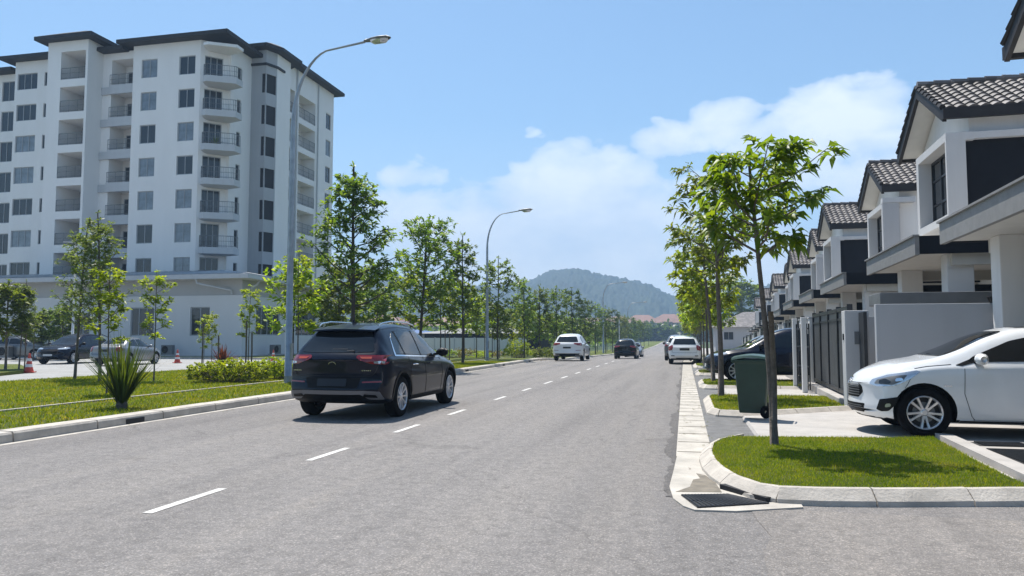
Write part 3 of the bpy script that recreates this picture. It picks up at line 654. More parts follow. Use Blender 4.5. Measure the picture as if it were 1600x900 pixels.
def bush(name, seed, rx, ry, h, leaf, label, loc, cat='bush', L=.09, w=.05, dens=1.0, rz=0, group=None, flat=False):
    rng = np.random.default_rng(seed); root = empty(name, loc, rz, label, cat, group)
    b = MB(); tips = []; n = int(dens*90*max(.5, rx*ry*4))
    for i in range(n):
        if flat: x, y = rng.uniform(-rx, rx), rng.uniform(-ry, ry); z = h*rng.uniform(.15, 1)*(1-.25*max(abs(x)/rx, abs(y)/ry)**4)
        else:
            a = rng.uniform(0, 6.283); q = rng.uniform(0, 1)**.5; x, y = rx*q*math.cos(a), ry*q*math.sin(a); z = h*rng.uniform(.25, 1)*math.sqrt(max(.05, 1-q*q*.9))
        z *= 1+.12*math.sin(x*5+seed)*math.cos(y*4)
        tips.append((Vector((x, y, z)), Vector((x/rx, y/ry, .8)).normalized()))
        if i % 6 == 0: b.tube([(x*.3, y*.3, 0), (x*.7, y*.7, z*.6), (x, y, z)], .006, 4, cap=False)
    b.build('stem', M['bark'], root); leaves_mesh('foliage', tips, leaf, root, rng, n=9, L=L, w=w, segs=1, droop=.3, up=.5)
    return root
q = PZ(338, 606); bush('clipped_hedge', 1, 1.05, .55, .62, M['leafY'], 'low clipped yellow-green hedge under the building corner, longer block', (q.x, q.y+.6, .12), 'hedge', dens=3.2, flat=True, rz=.25)
q = PZ(415, 600); bush('clipped_hedge', 2, .75, .5, .60, M['leafY'], 'low clipped yellow-green hedge block next to the lamp pole', (q.x, q.y+.5, .12), 'hedge', dens=3.4, flat=True, rz=.2)
q = PY(810, 556, 52); bush('round_bush', 3, 1.1, 1.1, 1.35, M['leafY'], 'large round yellow-green bush beyond the second lamp', (q.x, 52, .0), dens=1.0, L=.12, w=.06)
q = PY(842, 556, 50); bush('round_bush', 4, .8, .9, .85, M['leafL'], 'smaller mid-green bush behind the white crossover', (q.x, 52, -.05), dens=1.0, L=.12, w=.06)
for i in range(13):
    Y = 33+i*4.6; bush('hedge', 20+i, .55, 2.25, .55+.1*math.sin(i*2), M[['leafMix', 'leafY', 'leafMix', 'leafL'][i % 4]], f'low {["reddish","yellow-green","bronze","green"][i%4]} hedge section along the back of the verge, {ordw(i+1)} from the near end', (-15.3, Y, gz(Y)+.1), 'hedge', dens=.32, L=.14, w=.07, flat=True, group='low hedge sections along the back of the verge')
# spiky plants
def spiky(name, seed, loc, n, L, w, leaf, label, cat):
    rng = np.random.default_rng(seed); root = empty(name, loc, 0, label, cat); b = MB()
    for i in range(n):
        a = rng.uniform(0, 6.283); el = rng.uniform(.35, 1.5) if cat != 'palm' else rng.uniform(.95, 1.53); l = L*rng.uniform(.7, 1.15); d = Vector((math.cos(a)*math.cos(el), math.sin(a)*math.cos(el), math.sin(el)))
        s = Vector((-math.sin(a), math.cos(a), 0)); p = Vector((math.cos(a)*.05, math.sin(a)*.05, .05+rng.uniform(0, .12))); v = []
        for k in range(6):
            t = k/5; q = p+d*l*t-Vector((0, 0, l*.35*t*t*math.cos(el))); ww = w*(.35+.65*math.sin(math.pi*min(1, t*.9+.12)))*(1-t**3)
            v += [q-s*ww, q+Vector((0, 0, -ww*.5)), q+s*ww]
        b.add(v, [(k*3+j, k*3+j+1, k*3+j+4, k*3+j+3) for k in range(5) for j in range(2)])
    b.build('fronds', leaf, root, smooth=True)
    c = MB(); c.lathe([(.09, -.02), (.10, .08), (.07, .22), (.03, .3)], 10); c.build('stem', M['bark'], root); return root
q = PZ(190, 640, .1); spiky('spiky_palm', 5, (q.x, q.y, .11), 190, 1.25, .017, M['leafD'], 'spiky low palm with upright strap leaves on the verge lawn', 'palm')
q = PZ(347, 574, .1); spiky('cordyline', 6, (q.x, q.y, .11), 70, .95, .04, M['leafRed'], 'dark red spiky plant beside the staked saplings', 'plant')
q = PZ(430, 600, .1); 
# stakes
for i, (px, py, h) in enumerate([(315, 580, 1.9), (340, 579, 1.4), (383, 586, 1.9), (392, 584, 1.5), (695, 566, 1.7), (702, 567, 1.5), (757, 560, 1.6), (38, 577, 1.5)]):
    q = PZ(px, py, .1); b = MB(); b.tube([(0, 0, -.1), (.02, 0, h*.5), (0, .01, h)], .028, 6); o = b.build('tree_stake', M['stake']); o.location = (q.x, q.y, .1)
    tag(o, ['brown wooden stake left of the low bushy saplings', 'shorter wooden stake between saplings and red plant', 'tall wooden stake in the clipped hedge beside the upright sapling', 'shorter wooden stake in the clipped hedge', 'wooden stake behind the front wheel of the dark crossover', 'shorter wooden stake behind the dark crossover', 'wooden stake just left of the second lamp pole', 'wooden stake on the car park island'][i], 'stake')

# ------------------------------------------------------------------ building helpers
def wall(b, A, B, z0, z1, ops=(), depth=.14, side=1, mi=0, rmi=None):
    """one wall face from A to B with real openings (u0,u1,z0,z1); reveals run inward"""
    A = Vector(A); B = Vector(B); U = (B-A).normalized(); Wd = (B-A).length; In = Vector((-U.y, U.x))*side
    us = sorted({0, Wd, *[q for o in ops for q in o[:2]]}); zs = sorted({z0, z1, *[q for o in ops for q in o[2:4]]})
    def P3(u, z, d=0): q = A+U*u+In*d; return (q.x, q.y, z)
    for u0, u1 in zip(us, us[1:]):
        for a, c in zip(zs, zs[1:]):
            um, zm = (u0+u1)/2, (a+c)/2
            if any(o[0] < um < o[1] and o[2] < zm < o[3] for o in ops): continue
            b.add([P3(u0, a), P3(u1, a), P3(u1, c), P3(u0, c)], [(0, 1, 2, 3)], mi)
    for o in ops:
        u0, u1, a, c = o[:4]
        b.add([P3(u0, a), P3(u1, a), P3(u1, c), P3(u0, c), P3(u0, a, depth), P3(u1, a, depth), P3(u1, c, depth), P3(u0, c, depth)],
              [(0, 1, 5, 4), (1, 2, 6, 5), (2, 3, 7, 6), (3, 0, 4, 7)], mi if rmi is None else rmi)
    return U, In
WC = {}
def window(parent, A, U, In, w, h, z, lights=2, transom=False, recess=.10, fm='winframe', gm='glass', name='window', fr=.05, cols=None):
    """frame mesh + pane child; A = left end of the opening on the wall face; local x runs along U"""
    key = (round(w, 2), round(h, 2), lights, transom, fm, gm, fr)
    if key not in WC:
        b = MB(); d0, d1 = -.02, .05
        b.box(0, w, d0, d1, 0, fr); b.box(0, w, d0, d1, h-fr, h); b.box(0, fr, d0, d1, fr, h-fr); b.box(w-fr, w, d0, d1, fr, h-fr)
        for i in range(1, lights): x = w*i/lights; b.box(x-fr*.45, x+fr*.45, d0+.005, d1, fr, h-fr)
        if transom:
            for t in (transom if isinstance(transom, (list, tuple)) else [transom]): b.box(fr, w-fr, d0+.008, d1, h*t-fr*.4, h*t+fr*.4)
        p = MB(); p.box(fr*.5, w-fr*.5, .012, .03, fr*.5, h-fr*.5)
        f = b.build(name, M[fm]); pn = p.build('pane', M[gm], f); WC[key] = (f.data, pn.data)
        bpy.data.objects.remove(pn); bpy.data.objects.remove(f)
    fd, pd = WC[key]; f = link(bpy.data.objects.new(name, fd), parent); pn = link(bpy.data.objects.new('pane', pd), f)
    q = A+In*recess; f.location = (q.x, q.y, z); f.rotation_euler = (0, 0, math.atan2(U.y, U.x))
    return f
def railing(parent, pts, h=1.0, m='darkmetal', gap=.11, name='railing', glassy=False):
    b = MB()
    for a, c in zip(pts, pts[1:]):
        a = Vector(a); c = Vector(c); L = (c-a).length; n = max(1, int(L/gap))
        b.tube([a+Vector((0, 0, h)), c+Vector((0, 0, h))], .028, 5); b.tube([a+Vector((0, 0, .12)), c+Vector((0, 0, .12))], .02, 4)
        b.tube([a+Vector((0, 0, h*.55)), c+Vector((0, 0, h*.55))], .015, 4)
        for i in range(n+1):
            q = a.lerp(c, i/n); r = .025 if i % 8 == 0 or i == n else .011; b.tube([q, q+Vector((0, 0, h))], r, 4, cap=False)
    return b.build(name, M[m], parent)

# ------------------------------------------------------------------ apartment tower
T = empty('apartment_tower', (-45, 60, 0), 0, 'eight-storey white apartment block with dark eaves and corner balconies', 'apartment building')
TO = Vector((-45, 60, 0))
FL = 2.87; TOPS = [25.35-FL*k for k in range(8)]
YF = 55.06; XS = -37.8
class TB(MB):
    def build(s, name, mats, parent=None, **k):
        s.v = [(x-TO.x, y-TO.y, z) for x, y, z in s.v]; return MB.build(s, name, mats, parent, **k)
def twin(A, U, In, u, w, h, z, **k):
    q = Vector(A)+U*u; return window(T, Vector((q.x-TO.x, q.y-TO.y)), U, In, w, h, z, **k)
wl = TB(); winq = []
def facade(A, B, z1, ops, side=1, mi=0, depth=.14, z0=-.05):
    o = [(u, u+w, z, z+h) for (u, w, z, h, *_) in ops]; U, In = wall(wl, A, B, z0, z1, o, depth, side, mi)
    for (u, w, z, h, *kw) in ops: winq.append((A, U, In, u, w, h, z, kw[0] if kw else {}))
rr = random.Random(3)
def gl(): return 'curtain' if rr.random() < .5 else 'glass'
# S4: the main front with two columns of windows
facade((-46.2, YF), (-39.6, YF), 26.7, [(u, 1.56, zt-1.62, 1.62, dict(gm=gl(), fr=.07)) for zt in TOPS[:7] for u in (.85, 4.55)])
# corner splay with the sliding doors, and the short return behind
CA, CB = (-39.6, YF), (-38.05, 56.75)
facade(CA, CB, 26.7, [(.35, 1.5, zt-2.15, 2.15, dict(gm='glass', lights=3, fr=.07)) for zt in TOPS[:7]])
facade(CB, (XS, 56.75), 27.1, [])
facade((XS, 56.75), (XS, 59.9), 27.3, [(1.0, .6, zt-1.75, 1.5, dict(gm='glass', lights=1, fr=.06)) for zt in TOPS[:7]])
# S5: the grey stair bay
S5 = [(XS, 59.9), (-36.35, 59.9), (-35.9, 61.0), (-35.9, 63.4), (-36.8, 63.4)]
for k, (a, c) in enumerate(zip(S5, S5[1:])):
    ops = []
    if k == 0: ops = [(1.05, .398, zt-1.95, 1.75, dict(gm='dark', lights=1, fr=.03, fm='blackframe')) for zt in TOPS[:7]]
    if k == 1: ops = [(.002, 1.1, zt-1.95, 1.75, dict(gm='dark', lights=1, fr=.03, fm='blackframe')) for zt in TOPS[:7]]
    facade(a, c, 27.3, ops, mi=1 if k < 2 else 0)
# S6: the loggias on the far wing
facade((-36.8, 63.4), (-36.8, 74.2), 28.0, [(10.2-1.15, 1.15, zt-1.75, 1.7, dict(gm=gl(), lights=2, fr=.07)) for zt in TOPS[:8]]+[(.45, 2.0, zt-2.2, 2.3, None) for zt in TOPS[:8]]+[(3.3, 3.4, zt-2.2, 2.3, None) for zt in TOPS[:8]], depth=1.5)
facade((-36.8, 74.2), (-70, 74.2), 28.0, [])
for zt in TOPS:
    wl.box(-38.5, -38.3, 63.5, 70.3, zt-2.3, zt+.2, 0)
# S3: recessed service balconies
facade((-49.5, 55.35), (-46.2, 55.35), 26.4, [(.9, 2.35, zt-2.0, 2.35, None) for zt in TOPS], depth=1.7)
wl.box(-49.45, -46.25, 57.05, 57.2, -.05, 26.3, 0)
# S2: the open stair tower that stands forward
SX0, SX1, SY = -53.6, -49.5, 53.6
facade((SX0, SY), (SX1, SY), 27.05, [(1.37, 2.5, zt-1.72, 2.45 if zt > 25 else 2.2, None) for zt in TOPS], depth=2.6)
wl.box(SX0+.05, SX1-.05, SY+2.6, SY+2.8, 0, 27.0, 1)
facade((SX1, SY), (SX1, 55.35), 27.05, []); wl.box(SX0-.01, SX0+.1, SY+.003, 58, 0, 27.05); wl.box(SX1-.1, SX1-.01, 55.36, 58, 20, 27.05)
# S1: the wing to the left
facade((-59.1, 55.6), (SX0, 55.6), 26.5, [(.28, 2.16, zt-1.5, 1.5, dict(gm=gl(), lights=3, fr=.07)) for zt in TOPS]+[(3.2, .30, zt-1.3, 1.25, dict(gm='glass', lights=1, fr=.04)) for zt in TOPS])
wl.box(-59.1, -59.0, 55.61, 58, -.05, 26.5)
facade((-72, 57.0), (-59.1, 57.0), 26.0, [(10.0, 2.2, zt-1.9, 1.9, dict(gm='glass', lights=3, fr=.07)) for zt in TOPS]+[(6.0, 2.2, zt-1.9, 1.9, dict(gm='glass', lights=3, fr=.07)) for zt in TOPS])
wl.box(-72, -38.5, 58.3, 74, -.05, 26.0)
wl.build('wall', [M['towerwhite'], M['grey']], T)
for A, U, In, u, w, h, z, kw in winq:
    if kw is not None: twin(A, U, In, u, w, h, z, **kw)
# stair-tower and loggia interiors
for zt in TOPS:
    b = TB(); b.box(SX0+1.39, SX0+3.85, SY+.03, SY+2.55, zt-2.2, zt-1.725); b.build('stair_landing', M['grey'], T)
    railing(T, [(SX0+1.4-TO.x, SY+.05-TO.y, zt-1.72), (SX0+3.84-TO.x, SY+.05-TO.y, zt-1.72)], 1.0, 'greymetal')
    for (a, c) in ((.45, 2.45), (3.3, 6.7)):
        railing(T, [(-36.83-TO.x, 63.4+a-TO.y, zt-2.15), (-36.83-TO.x, 63.4+c-TO.y, zt-2.15)], 1.0, 'greymetal', gap=.14)
        window(T, Vector((-38.28-TO.x, 63.4+a+(.3 if c < 3 else .5)-TO.y)), Vector((0, 1)), Vector((-1, 0)), 1.2, 2.0, zt-2.15, recess=0, fr=.06)
# recessed balconies of S3
for zt in TOPS[:7]:
    b = TB(); b.box(-48.65, -46.22, 55.12, 55.33, zt-2.75, zt-1.95); b.box(-49.48, -48.66, 55.2, 55.33, zt-2.75, zt-2.1)
    o = b.build('balcony', M['palegrey'], T); railing(o, [(-48.6-TO.x, 55.16-TO.y, zt-1.95), (-46.25-TO.x, 55.16-TO.y, zt-1.95)], .9, 'greymetal')
    window(T, Vector((-48.3-TO.x, 57.05-TO.y)), Vector((1, 0)), Vector((0, 1)), .95, 1.75, zt-1.95, recess=-.03, fr=.06)
# corner balconies, their front running with the splay
BP = [(-39.1, YF-.0), (-38.75, YF-.85), (-38.3, YF-.95), (-36.3, 55.3), (-36.35, 56.3), (-37.9, 56.76), (-38.0, 56.7), (-39.1, YF+.5)]
for k, zt in enumerate(TOPS[:7]):
    z = zt-2.25; b = TB(); poly = BP
    b.prism(poly, z-.45, z+.08)
    o = b.build('balcony', M['palegrey'], T)
    railing(o, [(x-TO.x, y-TO.y, z+.08) for x, y in [(-39.05, YF-.05), (-38.7, YF-.78), (-38.3, YF-.88), (-36.38, 55.33), (-36.4, 56.2)]], .95, 'greymetal', gap=.13)
b = TB(); b.prism(BP, 25.75, 26.0); b.build('balcony_hood', M['white'], T)
pl = spiky('potted_plant', 9, (-38.3, 55.6, TOPS[2]-2.17), 30, .95, .05, M['leafL'], 'leafy green plant on the third corner balcony from the top', 'plant')
# dark hipped eaves
def eave(poly, z, rise, name='roof', th=.32, inset=4.5):
    b = TB(); n = len(poly); c = Vector((sum(p[0] for p in poly)/n, sum(p[1] for p in poly)/n)); b.prism(poly, z, z+th, 0)
    ins = [tuple(Vector(p).lerp(c, .62)) for p in poly]
    b.add([(x, y, z+th+.004) for x, y in poly]+[(x, y, z+th+rise) for x, y in ins], [(i, (i+1) % n, n+(i+1) % n, n+i) for i in range(n)]+[tuple(range(n, 2*n))], 1)
    return b.build(name, [M['eave'], M['eave']], T)
eave([(-47.2, YF-.95), (-36.5, YF-.95), (-36.7, 60.2), (-47.2, 66)], 26.62, 1.1)
eave([(SX0-.75, SY-.8), (SX1+.95, SY-.8), (SX1+.95, 57.0), (SX0-.75, 57.0)], 27.0, .7)
eave([(-60.0, 54.7), (SX0-.02, 54.7), (SX0-.02, 64), (-60, 64)], 26.45, .9)
eave([(SX1+.02, 54.5), (-46.9, 54.5), (-46.9, 64), (SX1+.02, 64)], 26.3, .3)
eave([(-38.6, 59.1), (-35.9, 59.1), (-35.1, 60.7), (-35.1, 64.1), (-38.6, 66)], 27.35, .6)
eave([(-45, 64.2), (-35.9, 64.2), (-35.9, 75.0), (-45, 75.0)], 27.75, .9)
eave([(-73, 56.0), (-60.05, 56.0), (-60.05, 64), (-73, 64)], 26.0, .5)
b = TB(); b.tube([(-36.72, 66.2, .0), (-36.72, 66.2, 27.7)], .09, 6); b.tube([(-36.72, 70.6, .0), (-36.72, 70.6, 27.7)], .07, 6); b.build('downpipe', M['palegrey'], T)
b = TB(); b.prism([(-38.0, 59.75), (-36.25, 59.75), (-35.75, 60.95), (-35.75, 62.2), (-35.88, 62.2), (-35.88, 61.0), (-36.33, 59.88), (-38.0, 59.88)], 25.9, 26.1); b.build('band', M['eave'], T)
b = TB(); b.box(-52.2, -49.9, 53.52, 53.59, .3, 5.8); b.build('stair_glazing', M['glass'], T)

# ------------------------------------------------------------------ podium in front of the tower
Pd = empty('podium_building', (-35, 52, 0), 0, 'low white building with pale metal awning in front of the apartment block', 'building'); TO = Vector((-35, 52, 0))
PXc, PYc = -31.62, 49.61; PH = 6.1
wl = TB(); pw = []
def pfac(A, B, ops, z0, z1, mi=0, d=.16):
    U, In = wall(wl, A, B, z0, z1, [(u, u+w, z, z+h) for u, w, z, h, n in ops], d, 1, mi)
    for u, w, z, h, n in ops: pw.append((A, U, In, u, w, h, z, n))
def fx(px): return PY(px, 500, PYc).x
A0 = (-56.0, PYc)
pfac(A0, (PXc, PYc), [(fx(204)+56, 2.05, 1.55, 2.15, 3), (fx(297)+56, 1.65, 1.55, 2.15, 2), (fx(118)+56, 1.3, .3, 3.0, 2)], 0, 4.55)
dirp = Vector((-1.2, 16.9)).normalized(); Pe = Vector((PXc, PYc))+dirp*18
def sidefrac(px):
    d = ray(px, 500); a = Vector((PXc, PYc)); 
    det = d.x*(-dirp.y)-d.y*(-dirp.x); t = (a.x*(-dirp.y)-a.y*(-dirp.x))/det; q = Vector((d.x*t, d.y*t)); return (q-a).length
pfac((PXc, PYc), tuple(Pe), [(sidefrac(400), sidefrac(437)-sidefrac(400), 1.6, 2.2, 4), (sidefrac(462), sidefrac(494)-sidefrac(462), 1.6, 2.2, 3)], 0, 4.55)
wall(wl, (-55.9, PYc+.12), (PXc-.12, PYc+.12), 4.55, 5.95, (), mi=1); i1 = Vector((PXc-.12, PYc+.12)); wall(wl, tuple(i1), tuple(i1+dirp*17.8), 4.55, 5.95, (), mi=1)
wl.add([(-56, PYc, 4.55), (PXc, PYc, 4.55), (PXc-.14, PYc+.14, 4.56), (-56, PYc+.14, 4.56)], [(0, 1, 2, 3)], 0)
wl.add([(PXc, PYc, 4.55), (Pe.x, Pe.y, 4.55), (Pe.x-.14, Pe.y, 4.56), (PXc-.14, PYc+.14, 4.56)], [(0, 1, 2, 3)], 0)
wall(wl, (-56, PYc), (-56, 60), 0, 5.9, (), side=-1); wall(wl, tuple(Pe), (-50, Pe.y), 0, 5.9)
wl.build('wall', [M['podium'], M['podiumband']], Pd)
for A, U, In, u, w, h, z, n in pw:
    q = Vector(A)+U*u; window(Pd, Vector((q.x-TO.x, q.y-TO.y)), U, In, w, h, z, lights=n, gm='glass', fr=.08)
# standing-seam awning: outer edge lower than where it meets the tower
nrm = Vector((dirp.y, -dirp.x)); oc = (PXc+1.1, PYc-1.1); oe = Pe+nrm*1.1
b = TB(); O1, O2, O3 = (-57.2, PYc-1.1), oc, (oe.x, oe.y); I1, I2, I3 = (-57.2, PYc+5.2), (PXc-5.0, PYc+5.2), (Pe.x-6, Pe.y)
z0, z1 = 6.05, 6.9
b.add([(*O1, z0), (*O2, z0), (*O3, z0), (*I1, z1), (*I2, z1), (*I3, z1)], [(0, 1, 4, 3), (1, 2, 5, 4)], 0)
b.add([(*O1, z0-.004), (*O2, z0-.004), (*O3, z0-.004), (*O1, z0-.34), (*O2, z0-.34), (*O3, z0-.34)], [(0, 3, 4, 1), (1, 4, 5, 2)], 1)
b.add([(*O1, z0-.34), (*O2, z0-.34), (*O3, z0-.34), (-56, PYc+.2, z0-.34), (PXc-.1, PYc+.2, z0-.34), (Pe.x-.1, Pe.y, z0-.34)], [(0, 1, 4, 3), (1, 2, 5, 4)], 2)
x = -57.0
while x < PXc+.9:
    yi = PYc+5.2; xi = x if x < PXc-5 else x-(x-(PXc-5))*1.0; 
    t = 0 if x < PXc-5 else (x-(PXc-5))/6.1; ye = yi-(6.3)*t; ze = z1-(z1-z0)*t
    b.tube([(x, PYc-1.08, z0+.03), (x, ye, ze+.03)], .03, 4, 0, cap=False); x += .75
s = .5
while s < 17.5:
    p0 = Vector(oc)+dirp*s; b.tube([(p0.x, p0.y, z0+.03), (p0.x-min(6, s), p0.y, z0+.03+.85*min(6, s)/6.1)], .03, 4, 0, cap=False); s += .75
b.build('awning', [M['roofsheet'], M['palegrey'], M['soffit']], Pd)
b = TB(); b.tube([(PXc-3.3, PYc-.95, 5.85), (PXc-3.2, PYc-.9, 5.4), (PXc-.9, PYc-.12, 4.9), (PXc-.85, PYc-.1, 4.6)], .08, 6); b.tube([(PXc+.6, PYc+1.3, 5.8), (PXc+.5, PYc+1.1, 5.4), (PXc+.1, PYc+.4, 4.9)], .08, 6); b.build('downpipe', M['palegrey'], Pd)
b = TB(); b.box(-57, PXc-4, PYc+5.0, YF+2.4, 6.2, 6.6); b.build('roof', M['roofsheet'], Pd)
for i, (px, w) in enumerate([(262, .9), (430, 1.0), (8, .8)]):
    q = PZ(px, 556.5) if i != 2 else PZ(px, 562)
    if i == 0: q = Vector((PY(262, 556, 48.7).x, 48.7, .1))
    if i == 1: q = Vector((PX(430, 556, -30.9).x, PX(430, 556, -30.9).y, .1))
    g = empty('condenser_unit', (q.x, q.y, .1), .0 if i != 1 else 1.5, ['grey air conditioner condenser against the building wall left of the first cone', 'grey air conditioner condenser at the foot of the wall behind the lamp pole', 'grey air conditioner condenser at the far left beyond the car park island'][i], 'air conditioner', 'condenser units along the building')
    boxo('casing', (-w/2, w/2, -.18, .18, .08, .78), M['greymetal'], g, .02); c = MB(); c.lathe([(.02, -.19), (.27, -.19), (.27, -.2), (.25, -.205)], 18, 'y', (-.12, 0, .44)); c.build('fan_grille', M['blackplastic'], g); boxo('plinth', (-w/2-.1, w/2+.1, -.25, .25, 0, .08), M['concrete'], g)

# ------------------------------------------------------------------ terrace houses
ROWA = R(-2.4)
_tiles = {}
def tile_mesh(*a, **k):
    # wrapper that rebuilds with consistent offsets
    x0, x1, ye, yr, ze, zr = a[:6]; rows = k.get('rows', 8); tw = .225; n = int(round((x1-x0)/tw)); per = 6; kk = n*per+1
    xs = [x0+(x1-x0)*i/(n*per) for i in range(kk)]; wv = [0, .026, .046, .05, .04, .02]; L = math.hypot(yr-ye, zr-ze)
    ny, nzz = -(zr-ze)/L*math.copysign(1, yr-ye), abs(yr-ye)/L; b = MB()
    for r in range(rows):
        v = []
        for t, hh, wm in ((r/rows, -.02, 0), (r/rows, .045, 1), ((r+1.08)/rows, .008, 1)):
            for i, x in enumerate(xs):
                h = wv[i % per]*wm+hh; v.append((x, ye+(yr-ye)*t+ny*h, ze+(zr-ze)*t+nzz*h))
        b.add(v, [(s*kk+i, s*kk+i+1, (s+1)*kk+i+1, (s+1)*kk+i) for s in (0, 1) for i in range(kk-1)])
    return b
def make_house(kind):
    g = empty('terrace_house'); A = kind != 'B'; dx = 0 if A else .42
    xv = 2.25+dx; HW = 2.07; EZ = 6.2; RZ = 7.32; xb = 11.5
    y9 = 2.55 if kind != 'C' else 1.96
    w = MB()
    # upper gabled block: front wall, near and far flank, ground-floor mass
    xf = xv+.5
    U, In = wall(w, (xf, 1.75), (xf, -2.0), 3.2, EZ-.1, (), side=1)
    w.add([(xf, 1.75, EZ-.1), (xf, -2.0, EZ-.1), (xf, -.12, RZ-.22)], [(0, 1, 2)])
    wall(w, (xf, -2.0), (xb, -2.0), 3.2, EZ, ()); wall(w, (xb, 1.75), (xf, 1.75), 3.2, EZ, ())
    # set-back upper wall up to the party lines
    wall(w, (6.4, -2.0), (6.4, -5.88), 3.2, 6.1, [(1.0, 2.6, 4.0, 5.3)]); wall(w, (6.4, y9), (6.4, 1.75), 3.2, 6.1)
    wall(w, (4.9, y9), (4.9, -5.88), 0, 3.25, [(1.2, 3.6, .1, 2.35), (4.6, 5.7, .1, 2.35), (6.3, 7.6, 1.0, 2.35)], depth=.18)
    w.box(4.95, xb, -5.88, -5.78, 0, 6.1); w.box(4.95, xb, y9-.11, y9-.01, 0, 6.1); w.box(xb-.1, xb, -5.75, y9-.15, 0, 6.1)
    w.box(xf+.01, 6.4, -5.7, y9-.15, 3.2, 3.3)
    w.build('wall', M['white'], g)
    for (u, wd, z, h, n) in ((1.2, 2.4, .1, 2.25, 4), (4.6, 1.1, .1, 2.25, 1), (6.3, 1.3, 1.0, 1.35, 2)):
        window(g, Vector((4.9, y9-u)), Vector((0, -1)), Vector((1, 0)), wd, h, z, lights=n, fm='blackframe', recess=.12, name='window' if n != 1 else 'door')
    window(g, Vector((6.4, -2.0-1.0)), Vector((0, -1)), Vector((1, 0)), 1.6, 1.3, 4.0, lights=2, fm='blackframe')
    # flank cladding under the frieze
    if A:
        boxo('cladding', (xv+.12, 6.3, -2.2, -2.01, 3.95, 5.5), M['charcoal'], g)
        b = MB(); b.box(xv-.03, 6.4, -2.34, -2.005, 5.5, 5.64); b.box(xv-.03, xv+1.55, -2.34, -2.005, 3.78, 3.94); b.build('ledge', M['palegrey'], g)
    else:
        b = MB(); b.box(xv-.05, xv+.42, -2.28, -2.12, 3.5, 5.62); b.build('fin', M['grey'], g)
        b = MB(); b.box(xv-.05, xv+.9, -2.3, -2.005, 5.625, 5.78); b.build('ledge', M['palegrey'], g)
    # projecting window surround on the front
    y0, y1 = (-2.34, .15) if A else (-2.1, .35)
    b = MB(); b.box(xv-.04, xf, y0+.003, y1, 5.48, 5.65); b.box(xv-.04, xf, y0+.003, y1, 3.76, 3.93); b.box(xv-.04, xf, y1-.2, y1, 3.931, 5.479); b.box(xv-.04, xv+.33, y0+.003, y0+.088, 3.931, 5.479); b.box(xv+.331, xf, -2.003, y0+.17, 3.931, 5.479)
    b.build('window_surround', M['palegrey'], g)
    window(g, Vector((xv+.26, y1-.2)), Vector((0, -1)), Vector((1, 0)), (y1-.2)-(y0+.09), 1.547, 3.931, lights=3, transom=(.33, .7), fm='blackframe', recess=0, fr=.055)
    # gable roof
    XR = 10.8
    rf = tile_mesh(xv, XR, -HW-.12, -.12, EZ-.02, RZ, rows=9).build('roof', M['tile'], g, smooth=False)
    b2 = tile_mesh(xv, XR, HW-.12, -.12, EZ-.02, RZ, rows=9); o = b2.build('roof_slope', M['tile'], rf)
    b = MB()
    for k in range(int((XR-xv)/.36)): b.tube([(xv+.36*k-.02, -.12, RZ+.075), (xv+.36*k+.37, -.12, RZ+.06)], [.10, .085], 8)
    b.build('ridge_tile', M['tile'], rf)
    b = MB()
    for sgn in (-1, 1):
        ye = sgn*(HW)-.12; v = []
        for (yy, zz) in ((ye, EZ-.03), (-.12, RZ-.005)): v += [(xv-.05, yy, zz), (xv-.05, yy, zz-.24), (xv+.03, yy, zz), (xv+.03, yy, zz-.24)]
        b.add(v, [(0, 4, 5, 1), (2, 3, 7, 6), (0, 2, 6, 4), (1, 5, 7, 3), (0, 1, 3, 2), (4, 6, 7, 5)], 0)
        # barge tiles up the verge
        for k in range(8): t = k/8; t2 = (k+1.1)/8; b.tube([(xv-.04, ye+(-.12-ye)*t, EZ+.05+(RZ-EZ)*t), (xv-.04, ye+(-.12-ye)*t2, EZ+.02+(RZ-EZ)*t2)], [.065, .05], 6)
    b.box(xv-.05, XR, -HW-.20, -HW-.09, EZ-.22, EZ+.0); b.box(xv-.05, XR, HW-.15, HW-.04, EZ-.22, EZ+.0)
    b.build('fascia', M['eave'], rf)
    b = MB()
    for sgn in (-1, 1):
        ye = sgn*HW*.985-.12; b.add([(xv+.02, ye, EZ-.14), (xf+.02, ye, EZ-.14), (xf+.02, -.12, RZ-.15), (xv+.02, -.12, RZ-.15)], [(0, 1, 2, 3)])
    b.build('soffit', M['soffit'], g)
    # main roof behind
    b = MB(); b.add([(6.0, -5.88, 6.1), (6.0, y9, 6.1), (9.2, y9, 7.3), (9.2, -5.88, 7.3), (12.4, y9, 6.1), (12.4, -5.88, 6.1), (6.0, -5.88, 5.95), (6.0, y9, 5.95)], [(0, 1, 2, 3), (3, 2, 4, 5), (6, 7, 1, 0)])
    b.build('main_roof', M['tile'], g)
    # car porch
    cy0, cy1 = (-3.7, 1.1) if kind == 'A' else ((-3.5, 1.8) if kind == 'B' else (-3.5, 2.2))
    c = MB(); c.box(1.3, 4.9, cy0, cy1, 2.98, 3.28, 0); p = c.build('porch_roof', M['soffit'], g)
    b = MB(); b.box(1.22, 1.298, cy0-.08, cy1+.08, 2.94, 3.30); b.box(1.18, 1.30, cy0-.1, cy1+.1, 3.302, 3.335); b.build('fascia', M['fascia'], p)
    for ya, yb_ in ((cy0-.08, cy0-.002), (cy1+.002, cy1+.08)): boxo('side_fascia', (1.30, 4.895, ya, yb_, 2.96, 3.31), M['charcoal'], p)
    for yy in (cy0+.25, cy1-.75): boxo('column', (1.85, 2.32, yy, yy+.42, 0, 2.98), M['white'], g, .012)
    b = MB(); b.box(2.32, 4.88, cy1-.6, cy1-.45, 2.25, 2.62); b.build('beam', M['charcoal'], g)
